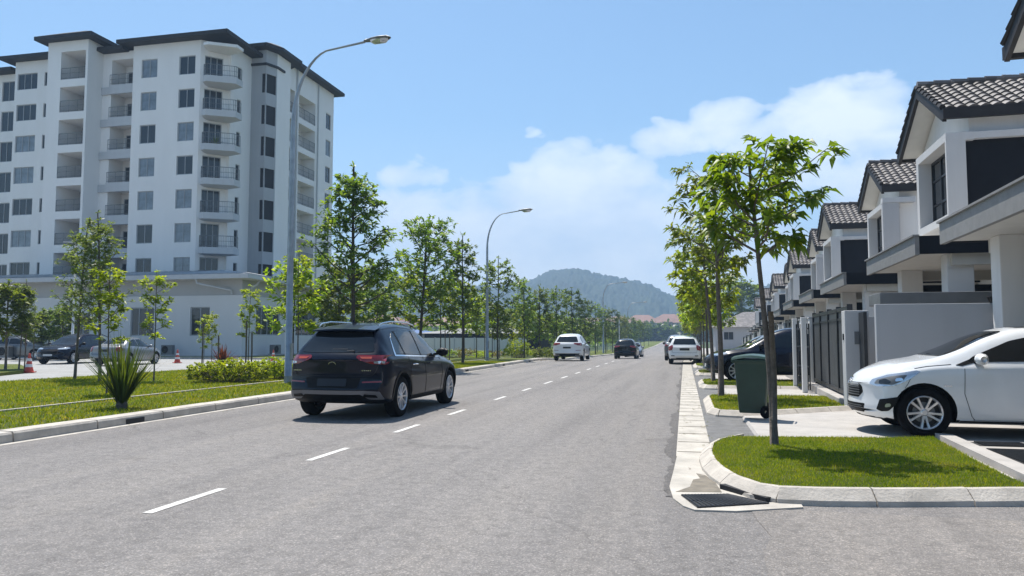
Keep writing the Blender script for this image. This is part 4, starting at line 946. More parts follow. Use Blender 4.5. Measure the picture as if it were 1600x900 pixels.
    for ya in (cy0+.1, cy1-.3): boxo('porch_beam', (1.9, 4.88, ya, ya+.2, 2.75, 2.979), M['beige'], g)
    return g
def rowx(y): return 3.18+.042*(y-16.7)
hA = make_house('A'); hB = make_house('B'); hC = make_house('C')
hw = ['nearest, mostly out of frame', 'with tall window box, second along', 'third from the near end', 'fourth from the near end', 'fifth from the near end', 'sixth from the near end', 'seventh from the near end', 'eighth from the near end', 'ninth from the near end', 'tenth from the near end', 'eleventh from the near end', 'twelfth from the near end']
usedh = set()
APX = [11.98]+[19.73+8.45*i for i in range(11)]
for i, y in enumerate(APX):
    k = 'B' if i % 2 == 0 else 'A'
    if i == 0: k = 'C'
    src = {'A': hA, 'B': hB, 'C': hC}[k]; o = src if k not in usedh else copy_tree(src); usedh.add(k)
    o.location = (rowx(y), y, gz(y)+.06); o.rotation_euler = (0, 0, ROWA)
    tag(o, f'{"terrace house with dark flank panel" if k!="B" else "terrace house with white flank and fin"}, {hw[i]}', 'house', 'terrace houses along the right side')
# party walls, gates and posts
def rl(y0, x, y):    # row-local to world
    c, s = math.cos(ROWA), math.sin(ROWA); return (rowx(y0)+x*c-y*s, y0+x*s+y*c)
def rbox(name, y0, d, m, parent=None, **k):
    o = boxo(name, d, m, parent, **k)
    if parent is None: o.location = (rowx(y0), y0, gz(y0)+.055); o.rotation_euler = (0, 0, ROWA)
    return o
pw_ = ['white boundary wall behind the white hatchback', 'pale boundary wall between the first sliding gate and the near navy car', 'pale boundary wall beyond the near navy car']
pp = ['white gate post with a grey letter slot beside the white boundary wall', 'white gate post at the far end of the first sliding gate', 'slim white gate post beside the near navy car']
def gate(y0, a, c, label, infill=True):
    g = empty('sliding_gate', (rowx(y0), y0, gz(y0)+.06), ROWA, label, 'gate', 'sliding gates of the terrace houses')
    b = MB(); n = 4 if c-a > 3 else 2; x0, x1 = -.045, .045
    b.box(x0, x1, a, c, 1.78, 1.86); b.box(x0, x1, a, c, .10, .18); b.box(x0+.01, x1-.01, a, c, 1.60, 1.65)
    for k in range(n+1): yy = a+(c-a)*k/n; b.box(x0-.005, x1+.005, yy-.035 if k else yy, yy+.035 if k < n else yy, .09, 1.9)
    b.build('frame', M['darkmetal'], g); b = MB(); yy = a+.06
    while yy < c-.05: b.box(-.018, .018, yy, yy+.045, .182, 1.598); yy += .105
    b.build('bars', M['greymetal'], g)
    b = MB(); b.box(-.012, -.004, a+.04, c-.04, 1.652, 1.778); b.build('panel', M['greymetal'], g)
    for yy in (a+.4, c-.4): w = MB(); w.lathe([(.0, -.03), (.06, -.03), (.06, .03), (0, .03)], 12, 'y', (0, yy, .06)); w.build('roller', M['blackplastic'], g)
    return g
for i, y in enumerate(APX[:9]):
    # boundary wall at the far side of unit i
    yb = 2.55 if i != 0 else 2.05
    o = rbox('boundary_wall', y, (.12, 4.85, yb-.075, yb+.075, 0, 1.92), M['wallpaint'], bevel=.01); tag(o, (pw_[i] if i < 3 else f'pale boundary wall beside the driveway of the {ordw(i+1)} house'), 'wall', 'boundary walls between the houses')
    if i == 0:
        # post, slot, pedestrian gap
        pg = empty('gate_post', (*rl(APX[1], 0, -4.15), .06), ROWA, pp[0], 'gate post', 'white gate posts')
        boxo('pillar', (-.16, .26, -.2, .2, 0, 1.86), M['palegrey'], pg, .012); boxo('letter_slot', (.0, .17, -.215, -.19, 1.22, 1.46), M['greymetal'], pg, .006); boxo('bell', (-.175, -.155, -.05, .03, 1.3, 1.42), M['blackplastic'], pg)
        rbox('pedestrian_gate', APX[1], (.08, .14, -4.85, -4.37, .08, 1.82), M['darkmetal']); o = bpy.data.objects['pedestrian_gate']; tag(o, 'narrow dark pedestrian gate between white post and boundary wall', 'gate')
    if i >= 1:
        kb = rbox('gate_kerb', y, (-.22, .12, -3.9, 2.0, 0, .16), M['concrete'], bevel=.01); tag(kb, f'low concrete sill under the sliding gate of the {ordw(i+1)} house', 'kerb', 'gate sills')
        gate(y, -3.92, 1.75, ['', 'long dark barred sliding gate nearest the camera', 'dark barred sliding gate behind the near navy car'][i] if i < 3 else f'dark barred sliding gate of the {ordw(i+1)} house').location.z += .10
        for j, yy in enumerate(((1.95,) if i == 1 else (1.95, -4.15))):
            pg = empty('gate_post', (*rl(y, 0, yy), gz(y)+.06), ROWA, f'white gate post at the {"far" if j == 0 else "near"} end of the {["","first","second","third","fourth","fifth","sixth","seventh","eighth"][i]} sliding gate', 'gate post', 'white gate posts')
            boxo('pillar', (-.12, .22, -.16, .16, 0, 1.86), M['white'], pg, .012); boxo('cap', (-.14, .24, -.18, .18, 1.862, 1.90), M['palegrey'], pg)
for nm, q, lab in (('slim_post', PZ(1244, 611), 'slim white post nearest the navy car, with a dark side gate behind'), ('slim_post', PZ(1258, 617), 'slim white post with black brackets between the navy car and the first gate')):
    o = boxo(nm, (-.06, .06, -.06, .06, 0, 1.85), M['white'], None, .01); o.location = (q.x, q.y, .06); tag(o, lab, 'post')
q = PZ(1250, 613); sg = empty('side_gate', (q.x+.06, q.y-.1, .06), R(-84), 'dark openwork side gate between two slim white posts', 'gate'); b = MB()
for zz in (.15, .6, 1.1, 1.55): b.box(-.7, .7, -.015, .015, zz, zz+.04)
for k in range(8): b.box(-.7+.2*k-.012, -.7+.2*k+.012, -.0149, .0149, .05, 1.7)
b.build('bars', M['darkmetal'], sg); boxo('latch', (-.1, .08, -.05, .05, 1.0, 1.12), M['blackplastic'], sg)
o = rbox('bin_store_roof', APX[1], (.35, 3.6, -4.95, -3.9, 1.95, 2.16), M['greymetal'], bevel=.01); tag(o, 'grey metal clad box beam resting above the white boundary wall', 'canopy')
b = MB(); b.lathe([(.0, 0), (.13, 0), (.17, .1), (.19, .11)], 14); o = b.build('flower_pot', M['blackplastic']); q = rl(APX[0], 2.0, 2.05); o.location = (q[0], q[1], 1.975); tag(o, 'small dark pot standing on top of the white boundary wall', 'pot')

# ------------------------------------------------------------------ street lamps
def lamp(x, y, hgt, reach, label, base_z=0, r=.09):
    g = empty('street_lamp', (x, y, gz(y)+base_z), 0, label, 'street lamp', 'curved grey street lamps')
    b = MB(); rb = 2.35*hgt/9.8; zt = hgt-rb; pts = [(0, 0, .0), (0, 0, hgt*.33), (0, 0, zt*.99)]; rad = [r*1.15, r, r*.72]; ra = 1.25*hgt/9.8
    for k in range(1, 11): t = k/10*math.pi*.44; pts.append((ra*(1-math.cos(t)), 0, zt+rb*.95*math.sin(t))); rad.append(r*.68-.0035*k)
    pts.append((reach, 0, hgt)); rad.append(r*.36); b.tube(pts, rad, 12); b.build('pole', M['galv'], g, smooth=True)
    b = MB(); b.lathe([(r*2.2, 0), (r*2.2, .03), (r*1.3, .04), (r*1.25, .22)], 14); b.box(r*.9, r*1.25, -.06, .06, .7, 1.15); b.build('base_collar', M['galv'], g)
    b = MB(); prof = [(-.02, .045, .05), (.12, .085, .06), (.22, .13, .07), (.45, .17, .075), (.68, .14, .065), (.78, .05, .02)]; v = []; n = 12
    for (u, w, h) in prof:
        for k in range(n): t = 2*math.pi*k/n; v.append((reach+u, w*math.cos(t), hgt+.02+h*math.sin(t)*(1.0 if math.sin(t) > 0 else .6)+u*.06))
    b.add(v, [(i*n+k, i*n+(k+1) % n, (i+1)*n+(k+1) % n, (i+1)*n+k) for i in range(len(prof)-1) for k in range(n)]+[tuple(range(n)), tuple(range(len(prof)*n-1, (len(prof)-1)*n-1, -1))])
    h = b.build('lamp_head', M['greymetal'], g, smooth=True)
    b = MB(); v = []
    for (u, w, d) in ((.20, .10, .06), (.30, .13, .115), (.62, .11, .12), (.72, .05, .04)):
        for k in range(7): t = math.pi*k/6; v.append((reach+u, w*math.cos(t), hgt+.0-d*math.sin(t)+u*.06))
    b.add(v, [(i*7+k, i*7+k+1, (i+1)*7+k+1, (i+1)*7+k) for i in range(3) for k in range(6)]); b.build('lens', M['lens'], h, smooth=True)
lamp(-11.05, 19.7, 9.78, 2.22, 'nearest tall curved street lamp, rising left of the dark crossover', .1)
lamp(-10.86, 41.25, 8.45, 1.85, 'second curved street lamp among the verge trees', .1, .085)
lamp(-10.9, 104, 9.2+.6, 2.6, 'third curved street lamp, seen against the wooded hill', .0, .11)
lamp(-10.9, 150, 9.6, 3.0, 'fourth and faintest curved street lamp near the red roofs', .0, .11)
q = PY(995, 532, 118); b = MB(); b.tube([(0, 0, 0), (0, 0, 5.2)], [.12, .07], 8); o = b.build('white_pole', M['white']); o.location = (-9.9, 118, gz(118)); tag(o, 'short plain white pole at the kerb beyond the silver car', 'pole')
# solar lamp in the car park
q = PY(112, 560, 38.5); g = empty('solar_lamp', (q.x, 38.5, -.02), 0, 'white solar lamp with a flat panel head in the car park', 'street lamp')
b = MB(); b.tube([(0, 0, 0), (0, 0, 7.15)], [.075, .055], 10); b.build('pole', M['white'], g, smooth=True); b = MB(); b.box(-1.15, .25, -.22, .22, 7.15, 7.2); o = b.build('panel_head', M['palegrey'], g); o.rotation_euler = (0, .06, 0)
b = MB(); b.box(-.9, -.3, -.12, .12, 7.06, 7.13); b.build('lamp_head', M['greymetal'], g)
# cones
def cone(q, s, label):
    g = empty('traffic_cone', (q.x, q.y, q.z), random.uniform(0, 1), label, 'cone', 'red and white traffic cones'); b = MB()
    b.lathe([(.165*s, .03), (.135*s, .14*s), (.105*s, .30*s), (.075*s, .45*s), (.04*s, .64*s), (.03*s, .70*s), (0, .71*s)], 16); b.build('cone_body', M['cone'], g, smooth=True)
    for (a, c, r0, r1) in ((.20, .31, .127, .106), (.42, .52, .084, .064)): b = MB(); b.lathe([(r0*s, a*s), (r1*s, c*s)], 16); b.build('band', M['conewhite'], g, smooth=True)
    b = MB(); b.box(-.2*s, .2*s, -.2*s, .2*s, 0, .035); b.build('base', M['cone'], g)
cone(PZ(45, 582), 1.1, 'red and white traffic cone at the corner of the car park island')
cone(PZ(277, 567), 1.05, 'red and white traffic cone near the building wall right of the silver car')
cone(PZ(427, 564), .95, 'traffic cone behind the clipped hedge, beyond the upright staked sapling')
# wheelie bin
q = PZ(1180, 651, .12)
g = empty('wheelie_bin', (q.x, q.y+.3, .12), R(-8), 'dark green wheelie bin standing tilted on the second grass plot', 'bin')
b = MB(); v = []
for z, hx, hy in ((.05, .215, .24), (.10, .225, .25), (.86, .275, .31), (.90, .285, .33), (.93, .285, .33)):
    for (sx, sy) in ((-1, -1), (-.8, -1.04), (.8, -1.04), (1, -1), (1, .95), (.8, 1), (-.8, 1), (-1, .95)): v.append((sx*hx, sy*hy, z))
b.add(v, [(i*8+k, i*8+(k+1) % 8, (i+1)*8+(k+1) % 8, (i+1)*8+k) for i in range(4) for k in range(8)]+[tuple(range(7, -1, -1))]); o = b.build('body', M['binbody'], g, bevel=.012)
b = MB(); b.box(-.30, .30, -.36, -.33, .87, .915); b.box(-.305, .305, -.355, .34, .905, .935); b.build('rim', M['binbody'], g, bevel=.008)
b = MB(); v = []
for t in range(7): yy = -.37+.74*t/6; zz = .945+.045*math.sin(math.pi*t/6); v += [(-.31, yy, zz-.02), (-.28, yy, zz+.015), (.28, yy, zz+.015), (.31, yy, zz-.02)]
b.add(v, [(i*4+k, i*4+k+1, (i+1)*4+k+1, (i+1)*4+k) for i in range(6) for k in range(3)]); b.box(-.31, .31, -.375, -.355, .90, .935); b.tube([(-.2, .37, .93), (-.2, .42, .95), (.2, .42, .95), (.2, .37, .93)], .015, 6); b.build('lid', M['binlid'], g)
for sx in (-1, 1):
    b = MB(); b.lathe([(.03, -.025), (.10, -.025), (.105, 0), (.10, .025), (.03, .025)], 18, 'y', (0, 0, 0)); o = b.build('wheel', M['tyre'], g); o.rotation_euler = (0, 0, R(90)); o.location = (sx*.27, .25, .08)
g.rotation_euler = (0, R(2.5), R(-100)); g.scale = (.84, .84, 1)

# ------------------------------------------------------------------ cars
def pchip(xs, ys, x):
    x = np.asarray(x, float); xs = np.asarray(xs, float); ys = np.asarray(ys, float); h = np.diff(xs); d = np.diff(ys)/h; m = np.zeros(len(xs))
    for i in range(1, len(xs)-1): m[i] = 0 if d[i-1]*d[i] <= 0 else 2/(1/d[i-1]+1/d[i])
    m[0] = d[0]; m[-1] = d[-1]; i = np.clip(np.searchsorted(xs, x)-1, 0, len(xs)-2); t = (x-xs[i])/h[i]
    return ys[i]*(1+2*t)*(1-t)**2+m[i]*h[i]*t*(1-t)**2+ys[i+1]*t*t*(3-2*t)+m[i+1]*h[i]*t*t*(t-1)
# x runs from the rear bumper (0) to the nose (L); y is the half width side; z up
TYPES = dict(
 crossover=dict(L=4.55, W=1.86, wb=(.92, 3.66), wr=.355, spokes=10,
  bot=[(0, .46), (.15, .33), (.5, .25), (3.9, .23), (4.35, .27), (4.55, .40)],
  sh=[(0, .99), (.25, 1.06), (.9, 1.06), (2.0, .985), (3.1, .955), (3.9, .87), (4.35, .76), (4.55, .62)],
  top=[(0, 1.01), (.06, 1.09), (.16, 1.17), (.44, 1.47), (.54, 1.555), (.8, 1.61), (1.5, 1.655), (2.1, 1.63), (2.6, 1.50), (3.1, 1.20), (3.4, 1.04), (3.9, .975), (4.35, .84), (4.55, .66)],
  wt=[(0, .74), (.16, .70), (.44, .60), (.8, .585), (1.6, .595), (2.3, .60), (3.1, .66), (3.5, .70), (4.3, .64), (4.55, .58)]),
 hatch=dict(L=4.0, W=1.72, wb=(.68, 3.20), wr=.335, spokes=10,
  bot=[(0, .42), (.15, .28), (.5, .2), (3.4, .19), (3.87, .22), (4.0, .32)],
  sh=[(0, .86), (.25, .97), (1.0, 1.0), (2.0, .975), (2.9, .955), (3.4, .90), (3.78, .80), (4.0, .68)],
  top=[(0, .88), (.08, .98), (.2, 1.15), (.42, 1.36), (.7, 1.44), (1.4, 1.50), (1.9, 1.485), (2.3, 1.385), (2.75, 1.17), (3.05, 1.065), (3.5, .99), (3.78, .89), (3.93, .80), (4.0, .70)],
  wt=[(0, .70), (.2, .62), (.5, .55), (1.4, .55), (2.1, .56), (2.8, .61), (3.2, .64), (3.9, .56), (4.0, .5)]),
 sedan=dict(L=4.5, W=1.74, wb=(.95, 3.6), wr=.315, spokes=10,
  bot=[(0, .40), (.15, .28), (.5, .2), (3.8, .19), (4.35, .22), (4.5, .32)],
  sh=[(0, .84), (.3, .94), (1.0, .93), (2.4, .90), (3.2, .87), (3.9, .78), (4.3, .66), (4.5, .54)],
  top=[(0, .86), (.1, .98), (.6, 1.03), (.85, 1.10), (1.3, 1.36), (1.8, 1.45), (2.3, 1.44), (2.7, 1.30), (3.15, 1.04), (3.4, .955), (3.9, .88), (4.3, .73), (4.5, .57)],
  wt=[(0, .68), (.6, .64), (1.0, .57), (1.6, .53), (2.4, .55), (3.15, .6), (3.4, .63), (4.3, .56), (4.5, .5)]))
def body_mesh(T, seg=56):
    L, Wd = T['L'], T['W']/2; ks = ['bot', 'sh', 'top', 'wt']; cur = {k: list(zip(*T[k])) for k in ks}
    xs = np.concatenate([[0], np.linspace(.012, .12, 4), np.linspace(.18, L-.18, seg), np.linspace(L-.12, L-.012, 4), [L]])
    g = {k: pchip(cur[k][0], cur[k][1], xs) for k in ks}; V = []; ring = None
    for i, x in enumerate(xs):
        zb, zs, zt, wt = (g[k][i] for k in ks); e = min(x, L-x); rnd = 1-.10*max(0, 1-e/.35)**2; Wm = Wd*rnd*(1-.02*abs(2*x/L-1)**2); ws = Wm*.955
        zt = max(zt, zs+.012); ws = max(ws, wt+.02) if zt-zs < .12 else ws; dz = zt-zs
        gh = min(1, dz/.35)      # how much of a greenhouse stands here
        wt_ = wt*gh+(ws-.12)*(1-gh)
        half = [(0, zb), (Wm*.55, zb), (Wm*.88, zb+.005), (Wm*.965, zb+.05), (Wm*.985, zb+.14), (Wm, zb+(zs-zb)*.45), (Wm*.998, zb+(zs-zb)*.66), (Wm*.985, zs-.10), (Wm*.972, zs-.035), (ws*.99, zs),
                (ws+(wt_-ws)*.12-.012, zs+dz*.10), (ws+(wt_-ws)*.5, zs+dz*.48), (ws+(wt_-ws)*.86, zs+dz*.82), (wt_-.03*gh-.01, zs+dz*.91), (wt_*.86, zs+dz*.965), (wt_*.5, zt+.002*gh), (0, zt+.016*gh)]
        r = [(x, y, z) for y, z in half]+[(x, -y, z) for y, z in half[-2:0:-1]]
        out = []
        for (px, y, z) in r:
            q = (y/Wd)**2; b = .21*max(0, 1-x/.9)**2; f = .40*max(0, 1-(L-x)/1.1)**2
            px2 = px+b*q-f*q
            if x < .5: px2 -= .05*max(0, 1-x/.5)*max(0, min(1, (.66-z)/.12))       # bumper shelf
            if x > L-.4: px2 += .02*max(0, 1-(L-x)/.4)*max(0, min(1, (.52-z)/.12))
            out.append((px2, y, z))
        V += out; ring = len(out)
    n = len(xs); F = [(i*ring+k, (i+1)*ring+k, (i+1)*ring+(k+1) % ring, i*ring+(k+1) % ring) for i in range(n-1) for k in range(ring)]
    # end caps: rows across the car between the two flanks, bowed like the bumper
    h = ring//2; fr_ = [.88, .62, .32, 0, -.32, -.62, -.88]
    def cap(o, xe, flip):
        rows = []
        for k in range(2, h-1):
            a_, z_ = V[o+k], V[o+ring-k]; row = [o+k]
            for t in fr_:
                y = a_[1]*t; q = (y/Wd)**2; x = xe+(.21*q if xe == 0 else -.40*q)
                if xe == 0: x -= .05*max(0, min(1, (.66-a_[2])/.12))
                else: x += .02*max(0, min(1, (.52-a_[2])/.12))
                row.append(len(V)); V.append((x, y, a_[2]))
            row.append(o+ring-k); rows.append(row)
        f = [(r0[i], r0[i+1], r1[i+1], r1[i]) for r0, r1 in zip(rows, rows[1:]) for i in range(len(r0)-1)]
        f.append(tuple(rows[0][::-1])+(o+1, o, o+ring-1) if False else tuple([o+1]+rows[0]+[o+ring-1, o]))
        f.append(tuple([o+h-1]+rows[-1]+[o+h+1, o+h]))
        return [q[::-1] for q in f] if flip else f
    F += cap(0, 0, False)+cap((n-1)*ring, L, True)
    return V, F
def ngon_panel(poly, step):
    """triangulated flat polygon with interior cuts, as 2-D points + faces"""
    bm = bmesh.new(); vs = [bm.verts.new((a, c, 0)) for a, c in poly]; bm.faces.new(vs)
    xs = [p[0] for p in poly]; ys_ = [p[1] for p in poly]
    for ax, lo, hi in ((0, min(xs), max(xs)), (1, min(ys_), max(ys_))):
        k = int((hi-lo)/step)+1
        for i in range(1, k):
            co = [0, 0, 0]; no = [0, 0, 0]; co[ax] = lo+(hi-lo)*i/k; no[ax] = 1
            bmesh.ops.bisect_plane(bm, geom=bm.verts[:]+bm.edges[:]+bm.faces[:], plane_co=co, plane_no=no)
    v = [(q.co.x, q.co.y) for q in bm.verts]; bm.verts.index_update(); f = [tuple(q.index for q in fc.verts) for fc in bm.faces]; bm.free(); return v, f
def rounded(poly, r=.03, n=3):
    out = []; k = len(poly)
    for i in range(k):
        a, p, c = Vector(poly[i-1]), Vector(poly[i]), Vector(poly[(i+1) % k]); rr_ = min(r, (a-p).length*.45, (c-p).length*.45)
        s, e = p+(a-p).normalized()*rr_, p+(c-p).normalized()*rr_
        for j in range(n+1): t = j/n; out.append(tuple((s*(1-t)**2+p*2*t*(1-t)+e*t*t)))
    return out
class Car:
    def __init__(s, typ, paint_, name, loc, heading, label, cat, detail=2, **o):
        T = s.T = TYPES[typ]; s.L = T['L']; s.hi = detail; s.g = empty(name, loc, heading, label, cat, None); s.o = o; s.M0 = Matrix.Translation((-s.L/2, 0, 0))
        V, F = body_mesh(T, 56 if detail > 1 else 34); me = bpy.data.meshes.new('body'); me.from_pydata([(x-s.L/2, y, z) for x, y, z in V], [], F); me.update()
        bm = bmesh.new(); bm.from_mesh(me); bmesh.ops.recalc_face_normals(bm, faces=bm.faces); bm.to_mesh(me); bm.free()
        ob = bpy.data.objects.new('body', me); COL.objects.link(ob)
        if detail > 1:
            sb = ob.modifiers.new('s', 'SUBSURF'); sb.levels = 1; sb.render_levels = 1
        dg = bpy.context.evaluated_depsgraph_get(); ev = ob.evaluated_get(dg); m2 = bpy.data.meshes.new_from_object(ev)
        bm = bmesh.new(); bm.from_mesh(m2); bm.normal_update(); s.bvh = BVHTree.FromBMesh(bm); bm.free()
        ob.modifiers.clear(); ob.data = m2
        # wheel arches cut out of the body
        cm = MB(); R_ = T['wr']+.055
        s.wx = [w-s.L/2 for w in T['wb']]
        for wx in s.wx:
            for sy in (-1, 1):
                ya, yb = sorted((sy*(T['W']/2-.27), sy*(T['W']/2+.1))); cm.lathe([(0, ya), (R_, ya), (R_, yb), (0, yb)], 32, 'y', (wx, 0, T['wr']+.01))
        co = cm.build('cut', M['blackplastic']); 
        b2 = bmesh.new(); b2.from_mesh(co.data); bmesh.ops.remove_doubles(b2, verts=b2.verts, dist=1e-5); bmesh.ops.recalc_face_normals(b2, faces=b2.faces); b2.to_mesh(co.data); b2.free()
        md = ob.modifiers.new('b', 'BOOLEAN'); md.operation = 'DIFFERENCE'; md.object = co; md.solver = 'EXACT'
        dg = bpy.context.evaluated_depsgraph_get(); dg.update(); m3 = bpy.data.meshes.new_from_object(ob.evaluated_get(dg)); ob.modifiers.clear(); ob.data = m3
        bpy.data.objects.remove(co)
        m3.materials.clear(); m3.materials.append(paint_); m3.materials.append(M['blackplastic'])
        for p in m3.polygons:
            c = p.center; dk = 0
            for wx in s.wx:
                if all(math.hypot(m3.vertices[i].co.x-wx, m3.vertices[i].co.z-T['wr']-.01) < R_+.006 for i in p.vertices): dk = 1
            if p.normal.z < -.75 and c.z < .5: dk = 1
            p.material_index = dk; p.use_smooth = dk == 0
        m3.name = 'body'; ob.name = 'body'; ob.parent = s.g; s.body = ob
        try:
            m3.set_sharp_from_angle(angle=R(50))
        except Exception: pass
        s.wheels()
    def x(s, v): return v-s.L/2
    def decal(s, name, poly, mt, ax='y', sgn=1, off=.006, step=.08, parent=None, rim=None, rnd=.03):
        """a panel with its outline given in side view (x, z), rear/front view (y, z) or plan (x, y), laid onto the body"""
        poly = rounded(poly, rnd) if rnd else poly
        v, f = ngon_panel([(s.x(a), c) if ax in 'yz' else (a, c) for a, c in poly], step); P, Nn = [], []
        for a, c in v:
            if ax == 'y': o, d = Vector((a, sgn*3, c)), Vector((0, -sgn, 0))
            elif ax == 'x': o, d = Vector((sgn*5, a, c)), Vector((-sgn, 0, 0))
            else: o, d = Vector((a, c, 4)), Vector((0, 0, -1))
            h, n, _, _ = s.bvh.ray_cast(o, d)
            if h is None: h, n, _, _ = s.bvh.find_nearest(o+d*(3-.8 if ax == 'y' else 5-s.L/2+.1 if ax == 'x' else 2.5))
            if n.dot(-d) < 0: n = -n
            P.append(h+n*off); Nn.append(n)
        b = MB(); b.add(P, f)
        # skirt back to the body so the panel has an edge
        cnt = {}
        for q in f:
            for i in range(len(q)): e = (q[i], q[(i+1) % len(q)]); cnt[e] = 1
        for (i, j) in list(cnt):
            if (j, i) not in cnt: b.add([P[i], P[j], P[j]-Nn[j]*(off+.006), P[i]-Nn[i]*(off+.006)], [(0, 1, 2, 3)])
        o = b.build(name, mt, parent or s.g, smooth=False)
        for p in o.data.polygons[:len(f)]: p.use_smooth = True
        return o
    def sides(s, name, poly, mt, **k):
        return [s.decal(name, poly, mt, 'y', sg, **k) for sg in (1, -1)]
    def line(s, name, pts, w, mt, ax='y', sgn=1, off=.004, **k):
        """thin strip along a 2-D polyline"""
        P = [Vector(p) for p in pts]; Lf, Rt = [], []
        for i, p in enumerate(P):
            d = (P[min(i+1, len(P)-1)]-P[max(0, i-1)]).normalized(); n = Vector((-d.y, d.x)); Lf.append(tuple(p+n*w/2)); Rt.append(tuple(p-n*w/2))
        return s.decal(name, Lf+Rt[::-1], mt, ax, sgn, off, rnd=0, **k)
    def wheels(s):
        T = s.T; wr = T['wr']; w = .105
        tb = MB(); tb.lathe([(wr*.66, -w), (wr*.72, -w-.008), (wr*.94, -w), (wr, -w*.72), (wr+.003, 0), (wr, w*.72), (wr*.94, w), (wr*.72, w+.008), (wr*.66, w)], 40, 'y')
        tm = tb.build('tyre', M['tyre'], None, smooth=True)
        rb = MB(); rb.lathe([(wr*.69, w), (wr*.66, w+.006), (wr*.62, w-.01), (wr*.60, w-.06), (wr*.60, -w)], 40, 'y')
        n = T['spokes']
        for k in range(n):
            a = 2*math.pi*k/n+(.0 if s.o.get('pair') is None else (.09 if k % 2 else -.09)); c, sn = math.cos(a), math.sin(a); v = []
            for (r, h, yy) in ((wr*.13, .024, w-.028), (wr*.40, .017, w-.02), (wr*.64, .022, w-.006)):
                for (t, dy) in ((-1, -.02), (-.7, .006), (.7, .006), (1, -.02)): v.append((r*c-t*h*sn, yy+dy, r*sn+t*h*c))
            rb.add(v, [(i*4+j, i*4+j+1, (i+1)*4+j+1, (i+1)*4+j) for i in range(2) for j in range(3)])
        rb.lathe([(0, w-.012), (wr*.10, w-.012), (wr*.17, w-.03), (wr*.17, w-.06)], 20, 'y')
        rm = rb.build('rim', M['rim'], None, smooth=False)
        db = MB(); db.lathe([(0, w-.07), (wr*.6, w-.07), (wr*.6, w-.10)], 28, 'y'); dm = db.build('hub', M['dark'], None)
        kb = MB(); kb.lathe([(wr*.1, w-.064), (wr*.42, w-.064), (wr*.42, w-.072)], 28, 'y'); km = kb.build('disc', M['greymetal'], None)
        for wx in s.wx:
            for sy in (-1, 1):
                e = empty('wheel', (wx, sy*(T['W']/2-.135), wr+.0)); e.parent = s.g
                if sy < 0: e.rotation_euler = (0, 0, math.pi)
                for src in (tm, rm, dm, km):
                    o = bpy.data.objects.new(src.name.split('.')[0], src.data); link(o, e)
        for src in (tm, rm, dm, km): bpy.data.objects.remove(src)
    def mirrors(s, x, z, mt, sz=1.0):
        for sy in (-1, 1):
            b = MB(); y0 = sy*(s.T['W']/2-.10); v = []; n = 12; prof = [(-.0, .02, .03), (.04, .075, .055), (.10, .105, .08), (.17, .10, .075), (.22, .05, .04)]
            for (u, a, c) in prof:
                for k in range(n): t = 2*math.pi*k/n; v.append((s.x(x)+a*math.cos(t)*sz*.75, y0+sy*(u*sz+.02), z+c*math.sin(t)*sz))
            b.add(v, [(i*n+k, i*n+(k+1) % n, (i+1)*n+(k+1) % n, (i+1)*n+k) for i in range(len(prof)-1) for k in range(n)]+[tuple(range(n)), tuple(range(len(prof)*n-1, (len(prof)-1)*n-1, -1))])
            o = b.build('wing_mirror', mt, s.g, smooth=True); c = MB(); c.box(s.x(x)-.03, s.x(x)+.05, y0-sy*.02, y0+sy*.06, z-.06, z-.02); c.build('stalk', M['blackplastic'], o)

def arch(wx, r0, r1, z0, zc, n=16, a0=-.1, a1=math.pi+.1):
    o = [(wx+r1*math.cos(a0+(a1-a0)*k/n), zc+r1*math.sin(a0+(a1-a0)*k/n)) for k in range(n+1)]
    return o+[(wx+r0*math.cos(a1-(a1-a0)*k/n), zc+r0*math.sin(a1-(a1-a0)*k/n)) for k in range(n+1)]

